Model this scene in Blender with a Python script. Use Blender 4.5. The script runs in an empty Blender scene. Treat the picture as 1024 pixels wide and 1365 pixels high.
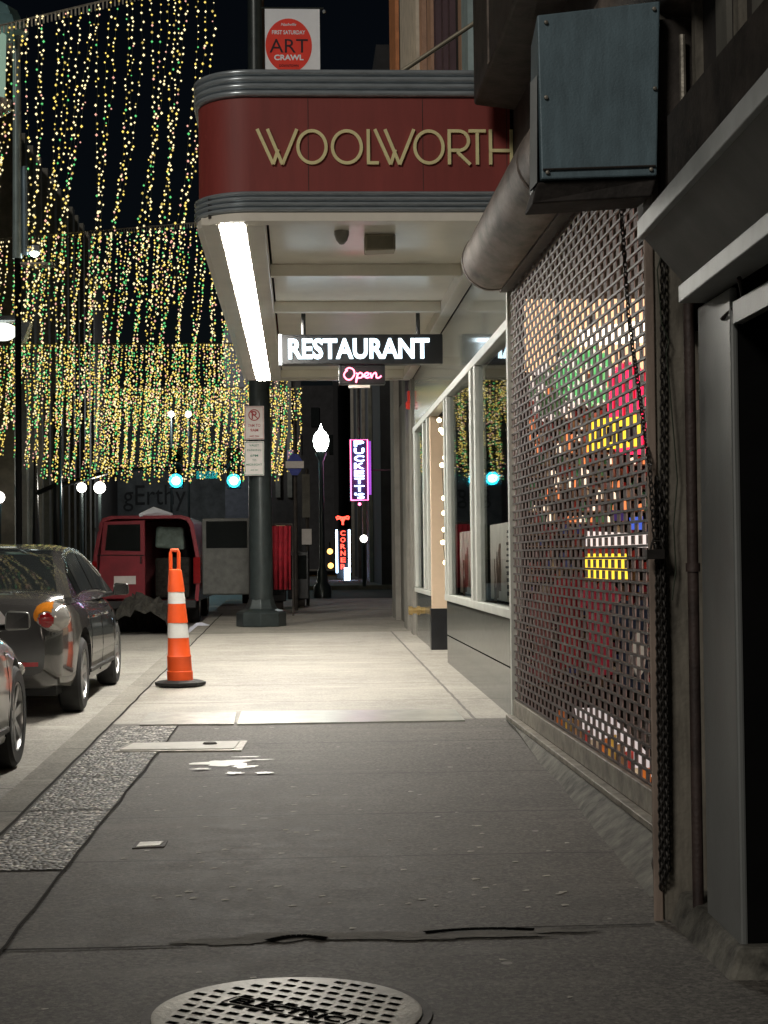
import bpy, bmesh, math, random
from mathutils import Vector, Matrix
R = math.radians
PI = math.pi
random.seed(7)
sc = bpy.context.scene
C = sc.collection

# ---------------------------------------------------------------- camera, sky, sun, exposure
F = 2200.0; EYE = 1.4; SL = 0.014; ROLL = 0.011
YAW = math.atan2(112.7, F); PIT = math.atan2(61.3, math.hypot(F, 112.7))
cd = bpy.data.cameras.new("Camera"); cam = bpy.data.objects.new("Camera", cd); C.objects.link(cam)
cd.sensor_fit = 'VERTICAL'; cd.sensor_height = 24.0; cd.lens = 24.0*F/1365.0
cd.clip_start = 0.05; cd.clip_end = 2000
cam.matrix_world = (Matrix.Translation((0, 0, EYE)) @ Matrix.Rotation(-YAW, 4, 'Z') @
                    Matrix.Rotation(R(90)+PIT, 4, 'X') @ Matrix.Rotation(-ROLL, 4, 'Z'))
sc.camera = cam
w = bpy.data.worlds.new("World"); sc.world = w; w.use_nodes = True
nt = w.node_tree; bg = nt.nodes["Background"]
sky = nt.nodes.new("ShaderNodeTexSky"); sky.sky_type = 'NISHITA'; sky.sun_disc = False
sky.sun_elevation = R(38); sky.sun_rotation = R(-130)
nt.links.new(sky.outputs[0], bg.inputs[0]); bg.inputs[1].default_value = 0.0009
sd = bpy.data.lights.new("Sun", 'SUN'); sun = bpy.data.objects.new("Sun", sd); C.objects.link(sun)
sd.energy = 1.0; sd.angle = R(12); sd.color = (1.0, 0.93, 0.84)
sun.rotation_euler = Vector((0.5, 0.76, -0.52)).to_track_quat('-Z', 'Y').to_euler()
sc.view_settings.view_transform = 'Standard'; sc.view_settings.look = 'None'
sc.view_settings.exposure = 0.0; sc.view_settings.gamma = 1.0
sc.cycles.sample_clamp_indirect = 3.0
sc.cycles.max_bounces = 8

# ---------------------------------------------------------------- helpers
def ray(px, py):
    xa = px-512; ya = 682.5-py
    x = xa*math.cos(ROLL)+ya*math.sin(ROLL); y = -xa*math.sin(ROLL)+ya*math.cos(ROLL)
    f = F*math.cos(PIT)-y*math.sin(PIT); z = F*math.sin(PIT)+y*math.cos(PIT)
    X = x*math.cos(YAW)+f*math.sin(YAW); Y = f*math.cos(YAW)-x*math.sin(YAW)
    return Vector((X/Y, 1, z/Y))
E0 = Vector((0, 0, EYE))
def gp(px, py, dz=0.0):            # photo measurement -> point on the pavement
    r = ray(px, py); t = -(EYE-dz)/(r.z-SL); return E0+r*t
def yp(px, py, d): return E0+ray(px, py)*d
def xp(px, py, X):
    r = ray(px, py); return E0+r*(X/r.x)
def gz(y): return SL*y             # pavement height
KERB = 0.12
def rz(y): return SL*y-KERB        # road height

ORG = {}
class MB:
    def __init__(s): s.v = []; s.f = []; s.m = []
    def add(s, vs, fs, m=0):
        o = len(s.v); s.v += [Vector(p) for p in vs]; s.f += [[i+o for i in f] for f in fs]; s.m += [m]*len(fs); return s
    def box(s, a, b, m=0, rot=None, about=None):
        x0, y0, z0 = a; x1, y1, z1 = b
        vs = [Vector(p) for p in ((x0,y0,z0),(x1,y0,z0),(x1,y1,z0),(x0,y1,z0),(x0,y0,z1),(x1,y0,z1),(x1,y1,z1),(x0,y1,z1))]
        if rot is not None:
            c = Vector(about) if about is not None else sum(vs, Vector())/8
            vs = [rot@(p-c)+c for p in vs]
        return s.add(vs, [(0,3,2,1),(4,5,6,7),(0,1,5,4),(1,2,6,5),(2,3,7,6),(3,0,4,7)], m)
    def hexa(s, p, m=0):   # 8 points: 4 front (ccw), 4 back
        return s.add(p, [(0,1,2,3),(7,6,5,4),(0,4,5,1),(1,5,6,2),(2,6,7,3),(3,7,4,0)], m)
    def tube(s, pts, r, n=8, m=0, cap=True):
        pts = [Vector(p) for p in pts]; rs = r if isinstance(r, (list, tuple)) else [r]*len(pts)
        rings = []; up = None
        for i, p in enumerate(pts):
            d = (pts[min(i+1, len(pts)-1)]-pts[max(i-1, 0)]).normalized()
            if up is None:
                up = Vector((0,0,1)) if abs(d.z) < .9 else Vector((1,0,0))
            a = d.cross(up).normalized(); up = a.cross(d).normalized()
            rings.append([p+(a*math.cos(2*PI*k/n)+up*math.sin(2*PI*k/n))*rs[i] for k in range(n)])
        vs = [q for g in rings for q in g]; fs = []
        for i in range(len(pts)-1):
            for k in range(n):
                k2 = (k+1) % n; fs.append((i*n+k, i*n+k2, (i+1)*n+k2, (i+1)*n+k))
        if cap: fs.append(tuple(range(n))[::-1]); fs.append(tuple((len(pts)-1)*n+k for k in range(n)))
        return s.add(vs, fs, m)
    def lathe(s, c, prof, n=20, m=0, axis='Z', cap=True):   # prof: (r, h)
        c = Vector(c); vs = []; fs = []
        for r, h in prof:
            for k in range(n):
                a = 2*PI*k/n; x, y = r*math.cos(a), r*math.sin(a)
                vs.append(c+(Vector((x,y,h)) if axis == 'Z' else Vector((h,x,y)) if axis == 'X' else Vector((y,h,x))))
        for i in range(len(prof)-1):
            for k in range(n):
                k2 = (k+1) % n; fs.append((i*n+k, i*n+k2, (i+1)*n+k2, (i+1)*n+k))
        if cap: fs.append(tuple(range(n))[::-1]); fs.append(tuple((len(prof)-1)*n+k for k in range(n)))
        return s.add(vs, fs, m)
    def ball(s, c, r, n=10, m=0, sc_=(1,1,1)):
        c = Vector(c); prof = [(max(1e-4, math.sin(PI*i/n)), -math.cos(PI*i/n)) for i in range(n+1)]
        o = len(s.v); s.lathe((0,0,0), prof, n+2, m)
        for i in range(o, len(s.v)):
            p = s.v[i]; s.v[i] = c+Vector((p.x*sc_[0]*r, p.y*sc_[1]*r, p.z*sc_[2]*r))
        return s
    def prism(s, poly, off, m=0):     # poly: 3D points of one face, off: extrusion vector
        n = len(poly); off = Vector(off); a = [Vector(p) for p in poly]; b = [p+off for p in a]
        fs = [tuple(range(n)), tuple(range(2*n-1, n-1, -1))]
        for k in range(n): fs.append((k, (k+n), (k+1) % n+n, (k+1) % n))
        return s.add(a+b, fs, m)
    def octa(s, c, r, m=0):
        c = Vector(c)
        vs = [c+Vector(d)*r for d in ((1,0,0),(-1,0,0),(0,1,0),(0,-1,0),(0,0,1.15),(0,0,-1.15))]
        return s.add(vs, [(0,2,4),(2,1,4),(1,3,4),(3,0,4),(2,0,5),(1,2,5),(3,1,5),(0,3,5)], m)
    def build(s, name, mats, parent=None, smooth=False, bevel=0, seg=2, recalc=True):
        if not isinstance(mats, (list, tuple)): mats = [mats]
        org = ORG.get(parent.name, Vector()) if parent else Vector()
        me = bpy.data.meshes.new(name)
        me.from_pydata([p-org for p in s.v], [], s.f)
        for m in mats: me.materials.append(m)
        if len(mats) > 1: me.polygons.foreach_set('material_index', s.m)
        if recalc:
            bm = bmesh.new(); bm.from_mesh(me); bmesh.ops.recalc_face_normals(bm, faces=bm.faces); bm.to_mesh(me); bm.free()
        if smooth:
            me.polygons.foreach_set('use_smooth', [True]*len(me.polygons))
            try: me.set_sharp_from_angle(angle=R(40))
            except Exception: pass
        o = bpy.data.objects.new(name, me); C.objects.link(o)
        if bevel:
            b = o.modifiers.new('Bevel', 'BEVEL'); b.width = bevel; b.segments = seg; b.limit_method = 'ANGLE'; b.angle_limit = R(35)
        if parent: o.parent = parent; ORG[o.name] = org
        return o
def tag(o, label, cat, group=None, kind=None):
    o['label'] = label; o['category'] = cat
    if group: o['group'] = group
    if kind: o['kind'] = kind
    return o
def thing(name, label, cat, loc, group=None):
    o = bpy.data.objects.new(name, None); C.objects.link(o); o.location = loc; o.empty_display_size = .2
    ORG[o.name] = Vector(loc); return tag(o, label, cat, group)
def struct(name, mb, mat, **k):
    o = mb.build(name, mat, **k); o['kind'] = 'structure'; return o

# ---------------------------------------------------------------- materials
def mat(name, col, rough=.6, metal=0, var=.15, scale=4, bump=0, bscale=60, spec=.5, coat=0, detail=6, col2=None, stretch=(1,1,1), rvar=0):
    m = bpy.data.materials.new(name); m.use_nodes = True; n = m.node_tree; L = n.links.new
    b = n.nodes["Principled BSDF"]
    b.inputs['Roughness'].default_value = rough; b.inputs['Metallic'].default_value = metal
    b.inputs['Specular IOR Level'].default_value = spec; b.inputs['Coat Weight'].default_value = coat
    b.inputs['Coat Roughness'].default_value = .05
    tc = n.nodes.new('ShaderNodeTexCoord'); mp = n.nodes.new('ShaderNodeMapping'); mp.inputs['Scale'].default_value = stretch
    L(tc.outputs['Object'], mp.inputs[0])
    no = n.nodes.new('ShaderNodeTexNoise'); no.inputs['Scale'].default_value = scale; no.inputs['Detail'].default_value = detail
    no.inputs['Roughness'].default_value = .65
    L(mp.outputs[0], no.inputs['Vector'])
    cr = n.nodes.new('ShaderNodeValToRGB'); c = Vector(col)
    lo = Vector(col2) if col2 else c*(1-var*1.6)
    cr.color_ramp.elements[0].position = .3; cr.color_ramp.elements[1].position = .68
    cr.color_ramp.elements[0].color = (*lo, 1); hi = c*(1+var); cr.color_ramp.elements[1].color = (min(hi[0],1), min(hi[1],1), min(hi[2],1), 1)
    L(no.outputs['Fac'], cr.inputs[0]); L(cr.outputs[0], b.inputs['Base Color'])
    if rvar:
        mr = n.nodes.new('ShaderNodeMapRange'); mr.inputs[1].default_value = .3; mr.inputs[2].default_value = .7
        mr.inputs[3].default_value = rough-rvar; mr.inputs[4].default_value = rough+rvar
        L(no.outputs['Fac'], mr.inputs[0]); L(mr.outputs[0], b.inputs['Roughness'])
    if bump:
        n2 = n.nodes.new('ShaderNodeTexNoise'); n2.inputs['Scale'].default_value = bscale; n2.inputs['Detail'].default_value = 4
        L(tc.outputs['Object'], n2.inputs['Vector'])
        bp = n.nodes.new('ShaderNodeBump'); bp.inputs['Strength'].default_value = bump; bp.inputs['Distance'].default_value = .01
        L(n2.outputs['Fac'], bp.inputs['Height']); L(bp.outputs[0], b.inputs['Normal'])
    return m
def emit(name, col, st, sample=True):
    m = bpy.data.materials.new(name); m.use_nodes = True; n = m.node_tree
    b = n.nodes["Principled BSDF"]; b.inputs['Base Color'].default_value = (*[c*.3 for c in col], 1)
    b.inputs['Emission Color'].default_value = (*col, 1); b.inputs['Emission Strength'].default_value = st
    if not sample: m.cycles.emission_sampling = 'NONE'
    return m
def glass(name, tint=(.5, .6, .6), extra=0.0):
    m = bpy.data.materials.new(name); m.use_nodes = True; n = m.node_tree; L = n.links.new
    n.nodes.remove(n.nodes["Principled BSDF"]); out = n.nodes['Material Output']
    t = n.nodes.new('ShaderNodeBsdfTransparent'); t.inputs[0].default_value = (*tint, 1)
    g = n.nodes.new('ShaderNodeBsdfGlossy'); g.inputs['Roughness'].default_value = .015; g.inputs[0].default_value = (.95, 1, 1, 1)
    fr = n.nodes.new('ShaderNodeFresnel'); fr.inputs[0].default_value = 1.27
    ad = n.nodes.new('ShaderNodeMath'); ad.operation = 'ADD'; ad.inputs[1].default_value = extra; L(fr.outputs[0], ad.inputs[0])
    mx = n.nodes.new('ShaderNodeMixShader'); L(ad.outputs[0], mx.inputs[0]); L(t.outputs[0], mx.inputs[1]); L(g.outputs[0], mx.inputs[2])
    L(mx.outputs[0], out.inputs[0]); return m

def ground_mat(name, base, dark, joints_y, joint_x, spots=0.0, rough=.75, spotcol=(.42,.4,.36), speck=.6):
    """paving with world-space joints, stains, gum spots"""
    m = bpy.data.materials.new(name); m.use_nodes = True; n = m.node_tree; L = n.links.new; N = n.nodes.new
    b = n.nodes["Principled BSDF"]; tc = N('ShaderNodeTexCoord'); sp = N('ShaderNodeSeparateXYZ'); L(tc.outputs['Object'], sp.inputs[0])
    def math_(op, a, b_=None):
        q = N('ShaderNodeMath'); q.operation = op
        for i, v in enumerate((a, b_)):
            if v is None: continue
            if isinstance(v, (int, float)): q.inputs[i].default_value = v
            else: L(v, q.inputs[i])
        return q.outputs[0]
    def noise(sc_, det=6, ro=.6, vec=None):
        q = N('ShaderNodeTexNoise'); q.inputs['Scale'].default_value = sc_; q.inputs['Detail'].default_value = det; q.inputs['Roughness'].default_value = ro
        L(vec or tc.outputs['Object'], q.inputs['Vector']); return q.outputs['Fac']
    def mix(f, a, b_):
        q = N('ShaderNodeMix'); q.data_type = 'RGBA'
        if isinstance(f, float): q.inputs[0].default_value = f
        else: L(f, q.inputs[0])
        for i, v in ((6, a), (7, b_)):
            if isinstance(v, tuple): q.inputs[i].default_value = (*v, 1)
            else: L(v, q.inputs[i])
        return q.outputs[2]
    def ramp(f, p0, p1, c0=(0,0,0), c1=(1,1,1)):
        q = N('ShaderNodeValToRGB'); q.color_ramp.elements[0].position = p0; q.color_ramp.elements[1].position = p1
        q.color_ramp.elements[0].color = (*c0, 1); q.color_ramp.elements[1].color = (*c1, 1); L(f, q.inputs[0]); return q.outputs[0]
    big = noise(.9, 5, .65); fine = noise(48, 3, .9); mid = noise(7, 6, .7)
    col = ramp(big, .40, .60, dark, base)
    col = mix(ramp(mid, .45, .75), col, tuple(c*1.28 for c in base))
    col2 = mix(ramp(fine, .40, .62), tuple(c*.3 for c in base), tuple(c*1.75 for c in base))
    col = mix(.5 if speck > .5 else .3, col, col2)
    sv = N('ShaderNodeTexVoronoi'); sv.inputs['Scale'].default_value = 75; L(tc.outputs['Object'], sv.inputs['Vector'])
    sx_ = N('ShaderNodeSeparateXYZ'); L(sv.outputs['Color'], sx_.inputs[0])
    col = mix(math_('MULTIPLY', math_('GREATER_THAN', sx_.outputs[0], .84), speck*.6), col, tuple(c*2.3 for c in base))
    col = mix(math_('MULTIPLY', math_('LESS_THAN', sx_.outputs[1], .2), speck), col, tuple(c*.3 for c in base))
    # stretched streak stains
    mp = N('ShaderNodeMapping'); mp.inputs['Scale'].default_value = (.5, 3.0, 1); L(tc.outputs['Object'], mp.inputs[0])
    st = noise(1.3, 4, .6, mp.outputs[0]); col = mix(ramp(st, .56, .72, (0,0,0), (.5,.5,.5)), col, tuple(c*1.7 for c in base))
    dk = noise(2.3, 4, .6); col = mix(ramp(dk, .58, .75, (0,0,0), (.55,.55,.55)), col, tuple(c*.55 for c in base))
    jm = None
    wob = math_('MULTIPLY', math_('SUBTRACT', noise(4, 3), .5), .05)
    for j, wd in [(v, .011) for v in joints_y]:
        d = math_('ABSOLUTE', math_('SUBTRACT', math_('ADD', sp.outputs[1], wob), j)); k = math_('LESS_THAN', d, wd)
        jm = k if jm is None else math_('MAXIMUM', jm, k)
    for j, wd in joint_x:
        d = math_('ABSOLUTE', math_('SUBTRACT', math_('ADD', sp.outputs[0], math_('MULTIPLY', wob, .6)), j)); k = math_('LESS_THAN', d, wd)
        jm = k if jm is None else math_('MAXIMUM', jm, k)
    if jm is not None: col = mix(math_('MULTIPLY', jm, .8), col, tuple(c*.18 for c in base))
    if spots:
        vo = N('ShaderNodeTexVoronoi'); vo.inputs['Scale'].default_value = 4.6; vo.inputs['Randomness'].default_value = 1
        mp2 = N('ShaderNodeMapping'); mp2.inputs['Scale'].default_value = (1, 1, 0); L(tc.outputs['Object'], mp2.inputs[0]); L(mp2.outputs[0], vo.inputs['Vector'])
        s2 = N('ShaderNodeSeparateXYZ'); L(vo.outputs['Color'], s2.inputs[0])
        rad = math_('MULTIPLY', s2.outputs[1], .12); k = math_('MULTIPLY', math_('LESS_THAN', math_('ADD', vo.outputs['Distance'], math_('MULTIPLY', fine, .06)), math_('ADD', rad, .03)), math_('LESS_THAN', s2.outputs[0], spots))
        col = mix(math_('MULTIPLY', k, .62), col, spotcol)
    L(col, b.inputs['Base Color'])
    rr = N('ShaderNodeMapRange'); rr.inputs[3].default_value = rough-.16; rr.inputs[4].default_value = rough+.12; L(mid, rr.inputs[0]); L(rr.outputs[0], b.inputs['Roughness'])
    h = math_('ADD', math_('MULTIPLY', fine, .5), math_('MULTIPLY', mid, .8))
    if jm is not None: h = math_('SUBTRACT', h, math_('MULTIPLY', jm, 1.5))
    bp = N('ShaderNodeBump'); bp.inputs['Strength'].default_value = .5; bp.inputs['Distance'].default_value = .008; L(h, bp.inputs['Height']); L(bp.outputs[0], b.inputs['Normal'])
    return m

M = {}
M['dark_pave'] = ground_mat('dark paving', (.12,.111,.097), (.05,.046,.04), [7.22, 8.32, 9.72, 11.2], [], spots=.17, speck=.51)
M['light_pave'] = ground_mat('light concrete', (.33,.31,.27), (.21,.197,.17), [12.52, 14.0, 15.6, 18.7, 21.6, 24.4, 27.5, 31], [(1.31,.012)], spots=.08, rough=.62, spotcol=(.55,.52,.46), speck=.12)
M['kerb'] = ground_mat('kerb concrete', (.25,.235,.2), (.15,.14,.12), [8.6, 11.1, 14, 17, 20, 24], [], rough=.8, speck=.25)
M['road'] = ground_mat('road concrete', (.3,.285,.25), (.2,.19,.17), [10.2, 16.2, 22.4, 29], [], rough=.72, speck=.25)
M['asphalt'] = ground_mat('asphalt', (.05,.05,.05), (.03,.03,.03), [], [], rough=.7)
# exposed aggregate strip
def aggregate():
    m = bpy.data.materials.new('exposed aggregate'); m.use_nodes = True; n = m.node_tree; L = n.links.new; N = n.nodes.new
    b = n.nodes["Principled BSDF"]; tc = N('ShaderNodeTexCoord')
    v = N('ShaderNodeTexVoronoi'); v.inputs['Scale'].default_value = 42; L(tc.outputs['Object'], v.inputs['Vector'])
    s = N('ShaderNodeSeparateXYZ'); L(v.outputs['Color'], s.inputs[0])
    cr = N('ShaderNodeValToRGB'); e = cr.color_ramp.elements; e[0].color = (.03,.028,.025,1); e[1].color = (.85,.8,.72,1); e[0].position = .25; e[1].position = 1
    q = e.new(.7); q.color = (.17,.16,.14,1); L(s.outputs[0], cr.inputs[0]); L(cr.outputs[0], b.inputs['Base Color'])
    b.inputs['Roughness'].default_value = .5
    bp = N('ShaderNodeBump'); bp.inputs['Strength'].default_value = 1; bp.inputs['Distance'].default_value = .02; bp.invert = True
    L(v.outputs['Distance'], bp.inputs['Height']); L(bp.outputs[0], b.inputs['Normal']); return m
M['agg'] = aggregate()
M['joint'] = mat('dirty joint', (.028,.025,.022), .9, spec=.1)
M['iron'] = mat('grey iron plate', (.3,.29,.26), .45, .6, .25, 6, .4, 40)
M['manhole'] = mat('worn pale iron', (.6,.58,.52), .5, .2, .3, 5, .3, 60)
M['black'] = mat('black', (.006,.006,.006), .9, spec=0)
M['blackpaint'] = mat('black paint', (.012,.013,.015), .32, 0, .3, 6, spec=.6)
M['cream'] = mat('cream enamel', (.84,.80,.70), .28, 0, .06, 2, spec=.6)
M['creamframe'] = mat('grey cream painted frame', (.46,.47,.43), .4, 0, .08, 5)
M['red'] = mat('oxblood enamel', (.26,.042,.034), .55, 0, .1, 3, .1, 200, stretch=(2.5,2.5,.35))
M['steel'] = mat('brushed steel', (.42,.47,.5), .24, .45, .12, 8, stretch=(1,1,8))
M['gold'] = mat('gold metal', (1.0,.86,.46), .4, .1, .1, 5)
M['granite'] = mat('polished granite', (.085,.09,.08), .12, 0, .25, 14, spec=.6, rvar=.05)
M['panel'] = mat('green grey panel', (.16,.175,.16), .1, 0, .1, 2, spec=.7)
M['peach'] = mat('peach wall', (.62,.47,.33), .6, 0, .06, 3)
M['stone'] = mat('grey stone', (.14,.135,.115), .8, 0, .2, 3, .3, 20)
SLATN = 0
M['slat'] = mat('dusty brown steel', (.12,.082,.076), .62, 0, .3, 7, .15, 60, spec=.25)
M['rail'] = mat('dirty galvanised rail', (.26,.24,.2), .5, .4, .35, 9, .3, 50)
M['dirtcon'] = mat('dirty concrete', (.13,.125,.105), .85, 0, .5, 9, .35, 90)
M['guide'] = mat('pale brown guide', (.28,.22,.18), .55, .2, .25, 6, .2, 50, stretch=(3,3,.5))
M['pilcon'] = mat('stained grey pilaster', (.17,.155,.125), .8, 0, .35, 4, .4, 40, stretch=(4,4,.7))
M['redpipe'] = mat('red brown pipe', (.045,.03,.026), .6, 0, .35, 8, .3, 60)
M['metalpil'] = mat('grey metal cladding', (.19,.2,.195), .45, .25, .12, 3, .08, 100, stretch=(1,1,.4))
M['canopy'] = mat('pale canopy trim', (.46,.49,.49), .5, .2, .12, 5)
M['canopy2'] = mat('grey canopy panel', (.17,.172,.165), .6, 0, .15, 3, .1, 120)
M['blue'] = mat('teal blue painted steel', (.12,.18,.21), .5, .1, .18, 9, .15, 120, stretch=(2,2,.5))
M['bluedk'] = mat('dark box underside', (.03,.025,.022), .8, 0, .4, 6, .4, 40)  # much darker than the box body
M['drum'] = mat('sooty roll cover', (.21,.175,.15), .62, .2, .5, 5, .3, 30, stretch=(1,.5,1))
M['soot'] = mat('dark sooty metal', (.05,.042,.036), .7, .2, .4, 6, .3, 30)
M['chain'] = mat('dark chain steel', (.03,.027,.024), .55, .5, .3, 20)
M['darkbldg'] = mat('dark facade', (.02,.02,.022), .8, 0, .3, 2, .2, 20)
M['darkbldg2'] = mat('dark brown facade', (.035,.03,.027), .8, 0, .3, 3, .2, 20)
M['palecol'] = mat('pale weathered column', (.22,.2,.17), .8, 0, .2, 3)
M['rubber'] = mat('tyre rubber', (.014,.014,.014), .75, 0, .2, 20)
M['rim'] = mat('alloy', (.5,.5,.5), .3, .85, .1, 10)
M['bronze'] = mat('dark bronze car paint', (.05,.048,.046), .22, .3, .08, 3, coat=1)
M['silver'] = mat('silver car paint', (.55,.55,.53), .35, .6, .05, 3, coat=1)
M['vanred'] = mat('red van paint', (.22,.015,.025), .4, .1, .15, 3, coat=.6)
M['carglass'] = mat('dark car glass', (.012,.014,.014), .04, 0, .1, 3, spec=.8)
M['trim'] = mat('black plastic trim', (.012,.012,.012), .5)
M['chrome'] = mat('chrome', (.75,.75,.75), .12, 1, .03)
M['amber'] = mat('amber lens', (.6,.2,.02), .1, 0, .15, 30, coat=1)
M['redlens'] = mat('red lens', (.25,.01,.012), .08, 0, .15, 30, coat=1)
M['clearlens'] = mat('clear lens housing', (.55,.53,.5), .12, .6, .1, 20, coat=1)
M['orange'] = mat('orange plastic', (.8,.09,.012), .45, 0, .06, 6)
M['white'] = mat('white sheeting', (.75,.74,.7), .5, 0, .06, 9)
M['offwhite'] = mat('off white', (.6,.58,.53), .6, 0, .08, 9)
M['polegreen'] = mat('dark green grey pole paint', (.035,.045,.045), .3, .3, .2, 6, spec=.6)
M['bannerwhite'] = mat('pale blue white banner cloth', (.85,.9,.97), .8, 0, .04, 3)
M['bannerred'] = mat('banner red', (.85,.06,.04), .8, 0, .05, 3)
M['ink'] = mat('dark ink', (.03,.02,.03), .8)
M['signwhite'] = mat('reflective sign white', (.62,.58,.55), .5, 0, .06, 10)
M['signred'] = mat('sign red ink', (.35,.04,.04), .6)
M['signgreen'] = mat('sign green ink', (.05,.2,.13), .6)
M['brass'] = mat('brass', (.5,.36,.16), .3, .9, .1, 10)
M['cloth_red'] = mat('red cloth', (.35,.012,.025), .85, 0, .3, 8)
M['cloth_navy'] = mat('navy cloth', (.02,.03,.06), .9, 0, .3, 10)
M['paper'] = mat('printed paper', (.8,.75,.7), .6, 0, .1, 7)
M['wire'] = mat('dark wire', (.02,.03,.015), .6)
M['tarp'] = mat('mottled dark tarp', (.03,.028,.022), .9, 0, .5, 16, .8, 14)

M['lamp'] = emit('marquee tube glow', (1.0,.95,.86), 104)
M['neonwhite'] = emit('cool white sign letters', (.72,.9,1), 3.2)
M['openred'] = emit('pink neon', (1,.16,.26), 6)
M['openwhite'] = emit('pale pink neon core', (1,.5,.55), 5)
M['b0'] = emit('bulb warm white', (1,.84,.46), 1.5, False)
M['b1'] = emit('bulb yellow', (1,.74,.16), 1.25, False)
M['b2'] = emit('bulb green', (.15,.8,.25), .9, False)
M['b3'] = emit('bulb pink', (1,.5,.4), 1.0, False)
M['b4'] = emit('bulb dim amber', (.8,.6,.16), .8, False)
M['cyan'] = emit('green signal lens', (.03,.75,1), 4)
M['cyancore'] = emit('signal glare core', (.6,1,1), 8)
M['globe'] = emit('street lamp globe', (.9,1,.95), 14)
M['tungsten'] = emit('tungsten globe', (1,.95,.85), 9)
M['neonred'] = emit('red neon', (1,.05,.03), 6)
M['neonpink'] = emit('pink neon border', (1,.12,.3), 9)
M['neonblue'] = emit('blue white neon', (.5,.7,1), 9)
M['neonpurple'] = emit('purple glow panel', (.45,.12,.9), .7)
M['bluepanel'] = emit('blue lit panel', (.1,.12,.6), .35)
M['stringlamp'] = emit('string bulb', (1,.86,.55), 7)
M['amberlamp'] = emit('amber lamp', (1,.5,.12), 4)
M['shoplight'] = emit('shop light panel', (1,.6,.33), 1.5)

# ---------------------------------------------------------------- text
def text_mesh(s, bold=0.0, ext=.01, shear=0):
    cu = bpy.data.curves.new('t', 'FONT'); cu.body = s; cu.size = 1; cu.extrude = ext; cu.offset = bold; cu.shear = shear
    cu.align_x = 'CENTER'; cu.align_y = 'CENTER'; cu.resolution_u = 3
    o = bpy.data.objects.new('t', cu); C.objects.link(o)
    dg = bpy.context.evaluated_depsgraph_get(); dg.update()
    me = bpy.data.meshes.new_from_object(o.evaluated_get(dg)); bpy.data.objects.remove(o); bpy.data.curves.remove(cu)
    vs = [v.co.copy() for v in me.vertices]; fs = [tuple(p.vertices) for p in me.polygons]; bpy.data.meshes.remove(me)
    return vs, fs
def text(mb, s, c, wd, ht, m=0, bold=0.0, depth=.004, shear=0, axis='-Y', rot=0):
    vs, fs = text_mesh(s, bold, .01, shear)
    x0 = min(v.x for v in vs); x1 = max(v.x for v in vs); y0 = min(v.y for v in vs); y1 = max(v.y for v in vs)
    sx = wd/(x1-x0); sy = ht/(y1-y0); out = []
    cr, sr = math.cos(rot), math.sin(rot)
    for v in vs:
        x = (v.x-(x0+x1)/2)*sx; y = (v.y-(y0+y1)/2)*sy; z = v.z/.01*depth/2
        x, y = x*cr-y*sr, x*sr+y*cr
        if axis == '-Y': out.append((c[0]+x, c[1]-z, c[2]+y))
        elif axis == 'Z': out.append((c[0]+x, c[1]+y, c[2]+z))
        elif axis == '-X': out.append((c[0]-z, c[1]-x, c[2]+y))
    return mb.add(out, fs, m)

# ================================================================ GROUND
def sheet(x0, x1, y0, y1, dz, zf, step=None):
    mb = MB(); n = 1 if not step else max(1, int((y1-y0)/step)); 
    for i in range(n):
        a = y0+(y1-y0)*i/n; b = y0+(y1-y0)*(i+1)/n
        mb.add([(x0,a,zf(a)+dz),(x1,a,zf(a)+dz),(x1,b,zf(b)+dz),(x0,b,zf(b)+dz)], [(0,1,2,3)])
    return mb
struct('ground', sheet(-400, 400, -40, 600, -.35, lambda y: min(SL*y, .9)), M['asphalt'])
YD = 12.5; YEND = 36.5
def slab(x0, x1, y0, y1, zf=gz, th=.3):
    mb = MB(); mb.hexa([(x0,y0,zf(y0)-th),(x1,y0,zf(y0)-th),(x1,y0,zf(y0)),(x0,y0,zf(y0)),(x0,y1,zf(y1)-th),(x1,y1,zf(y1)-th),(x1,y1,zf(y1)),(x0,y1,zf(y1))]); return mb
struct('sidewalk', slab(-1.42, 4, -3, YD), M['dark_pave'])
struct('sidewalk', slab(-1.42, 4, YD, 23.9), M['light_pave'])
struct('sidewalk', slab(-1.42, 4, 23.9, YEND), M['kerb'])  # darker paving imitates the drop in light past the marquee
struct('kerb', slab(-1.62, -1.42, -3, YEND), M['kerb'])
struct('road', slab(-6.2, -1.62, -3, YEND, rz), M['road'])
struct('cross_street', slab(-60, 60, YEND, 46, rz, .2), M['asphalt'])
struct('road', slab(-6.2, -1.62, 46, 130, lambda y: rz(46), .2), M['asphalt'])
struct('sidewalk', slab(-1.62, 4, 46, 130, lambda y: gz(46), .3), M['stone'])
struct('sidewalk', slab(-9, -6.2, -3, YEND), M['kerb'])
struct('sidewalk', slab(-9, -6.2, 46, 130, lambda y: gz(46), .3), M['stone'])
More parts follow.
